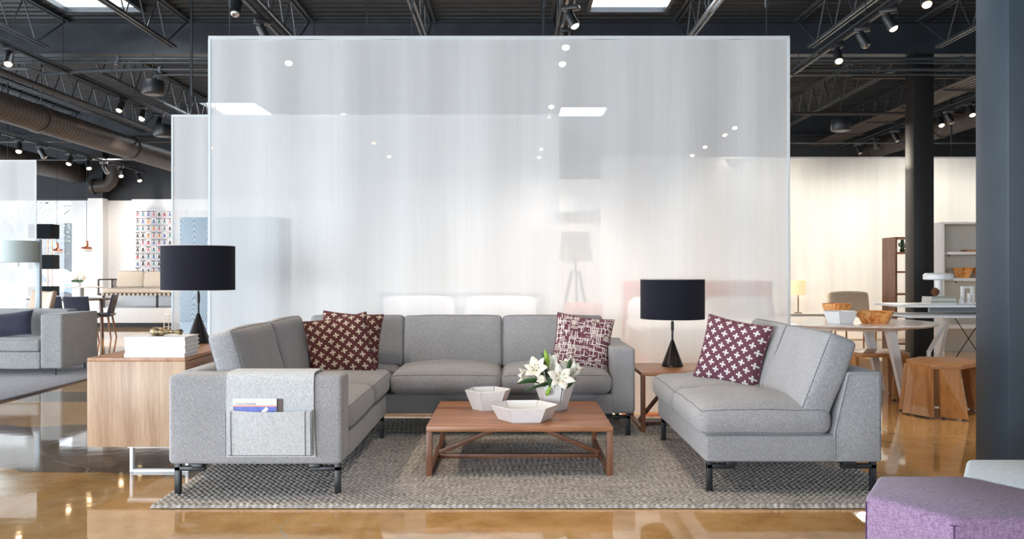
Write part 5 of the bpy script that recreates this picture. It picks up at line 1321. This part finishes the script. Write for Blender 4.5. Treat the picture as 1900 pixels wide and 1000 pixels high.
# walnut bookcase
t = thing('bookcase', 'tall walnut open bookcase in front of the cream-lit curtain', 'bookcase', (6.6, 14.15, 0))
kx0, kx1, ky0, ky1, kh = 6.18, 7.0, 13.9, 14.4, 1.80
for x in (kx0, kx1-.03):
    s_ = MB().box(x, x+.03, ky0, ky1, 0, kh).build('side_panel', M_walnut_z, t, smooth=0)
m = MB()
for z in (.45, .82, 1.19, 1.5):
    for y in (ky0+.06, ky1-.06): m.box(kx0-.004, kx0, y-.012, y+.012, z-.012, z+.012)
m.build('screw_caps', M_darkwood, t, smooth=0)
for z in (.06, .50, .86, 1.22, 1.53, kh-.03): MB().box(kx0+.03, kx1-.03, ky0+.02, ky1, z, z+.03).build('shelf', M_walnut, t, smooth=0)
for k, x in enumerate((6.36, 6.56)):
    f = thing('cactus_figurine', ['left', 'right'][k]+' green cactus figurine on the walnut bookcase, left of the slim column', 'figurine', (x, 14.05, 1.56), 'cactus figurines')
    MB().lathe([(.035, 1.56), (.045, 1.60), (.03, 1.61), (.028, 1.66), (.034, 1.70), (.02, 1.76), (.0, 1.77)], 14, (x, 14.05, 0)).build('trunk', M_green, f)
    MB().tube([(x, 14.05, 1.65), (x-.05, 14.05, 1.66), (x-.055, 14.05, 1.71)], .013, 8).build('arm', M_green, f); MB().tube([(x, 14.05, 1.63), (x+.045, 14.05, 1.645), (x+.05, 14.05, 1.69)], .013, 8).build('arm', M_green, f)

# display shelf of white teapots behind the curtain
t = thing('display_shelf', 'white shelving of vases seen through the cream-lit curtain', 'shelf', (7.0, 17.6, 0))
for z in (.50, .90, 1.22, 1.55, 1.9): MB().box(6.3, 8.6, 17.4, 17.8, z, z+.03).build('shelf', M_greypost, t, smooth=0)
for x in (6.3, 7.42, 8.57): MB().box(x, x+.03, 17.4, 17.8, 0, 1.93).build('upright', M_greypost, t, smooth=0)
nn_ = 0
for r_, z in enumerate((.93, 1.25, 1.58)):
    for x in (6.62, 6.88, 7.18, 7.62, 7.90, 8.2):
        v = MB().lathe([(.04, z), (.09, z+.03), (.105, z+.07), (.08, z+.12), (.035, z+.16), (.03, z+.20), (.04, z+.21)], 20, (x, 17.55, 0)).build('white_vase', M_ivory)
        nn_ += 1
        tag(v, f"white vase on the {['lower', 'middle', 'upper'][r_]} shelf behind the cream-lit curtain, {ORD[[6.62, 6.88, 7.18, 7.62, 7.90, 8.2].index(x)]} from the left", 'vase', 'white vases behind the curtain')
# lamps at the right back
t = thing('console_table', 'low white console carrying the lit cream lamp behind the round table', 'console', (4.7, 14.1, 0))
MB().box(4.3, 5.2, 13.9, 14.3, .52, .56, .004).build('tabletop', M_white_m, t)
for x, y in ((4.33, 13.93), (5.15, 13.93), (4.33, 14.25), (5.15, 14.25)): MB().box(x, x+.03, y, y+.03, 0, .52).build('leg', M_white_m, t, smooth=0)
t = thing('cream_lamp', 'lit cream drum lamp at the right edge of the tall curtain', 'lamp', (4.68, 14.1, .561))
drum(MB(), 4.68, 14.1, .115, .86, 1.10, 32).build('lamp_shade', emit('glowing_cream_shade', (.95, .72, .42), .55), t, smooth=40)
MB().tube([(4.68, 14.1, .56), (4.68, 14.1, .95)], .01, 8).build('stem', M_gold, t); MB().lathe([(.0, .561), (.06, .561), (.06, .575), (.0, .58)], 20, (4.68, 14.1, 0), cap=False).build('base', M_gold, t)
MB().lathe([(.0, .93), (.025, .95), (.03, .99), (.0, 1.02)], 12, (4.68, 14.1, 0), cap=False).build('bulb', emit('cream_lamp_bulb', (1, .78, .5), 40), t)
t = thing('console_table', 'dim console with a lamp seen through the cream-lit curtain', 'console', (5.9, 16.9, 0))
MB().box(5.1, 6.2, 16.7, 17.1, .72, .76, .004).build('tabletop', M_white_m, t)
for x, y in ((5.13, 16.73), (6.15, 16.73), (5.13, 17.05), (6.15, 17.05)): MB().box(x, x+.03, y, y+.03, 0, .72).build('leg', M_white_m, t, smooth=0)
t = thing('drum_lamp', 'wide drum lamp seen dimly through the cream-lit curtain', 'lamp', (6.0, 16.9, .761))
drum(MB(), 6.0, 16.9, .38, 1.02, 1.26, 40).build('lamp_shade', M_greylamp, t, smooth=40)
MB().tube([(6.0, 16.9, .775), (6.0, 16.9, 1.1)], .012, 8).build('stem', M_gold, t); MB().lathe([(.0, .761), (.08, .761), (.08, .775), (.0, .78)], 20, (6.0, 16.9, 0), cap=False).build('base', M_gold, t)
t = thing('cream_armchair', 'cream armchair beside the walnut bookcase under the desk end', 'armchair', (6.0, 15.0, 0))
softbox('seat', M_creamcloth, t, (5.95, 14.95, .36), (.7, .7, .18), r=.05, top=.03, piping=False); softbox('backrest', M_creamcloth, t, (5.95, 15.25, .62), (.7, .16, .5), rot=(R(-10), 0, 0), r=.05, piping=False)
for x in (5.7, 6.2):
    for y in (14.7, 15.2): MB().tube([(x, y, 0), (x, y, .28)], .015, 8).build('leg', M_oak, t)
for o in list(bpy.data.objects):
    if o.get('category') == 'x': bpy.data.objects.remove(o)
    elif o.get('kind') == 'structure' and 'category' in o: pass
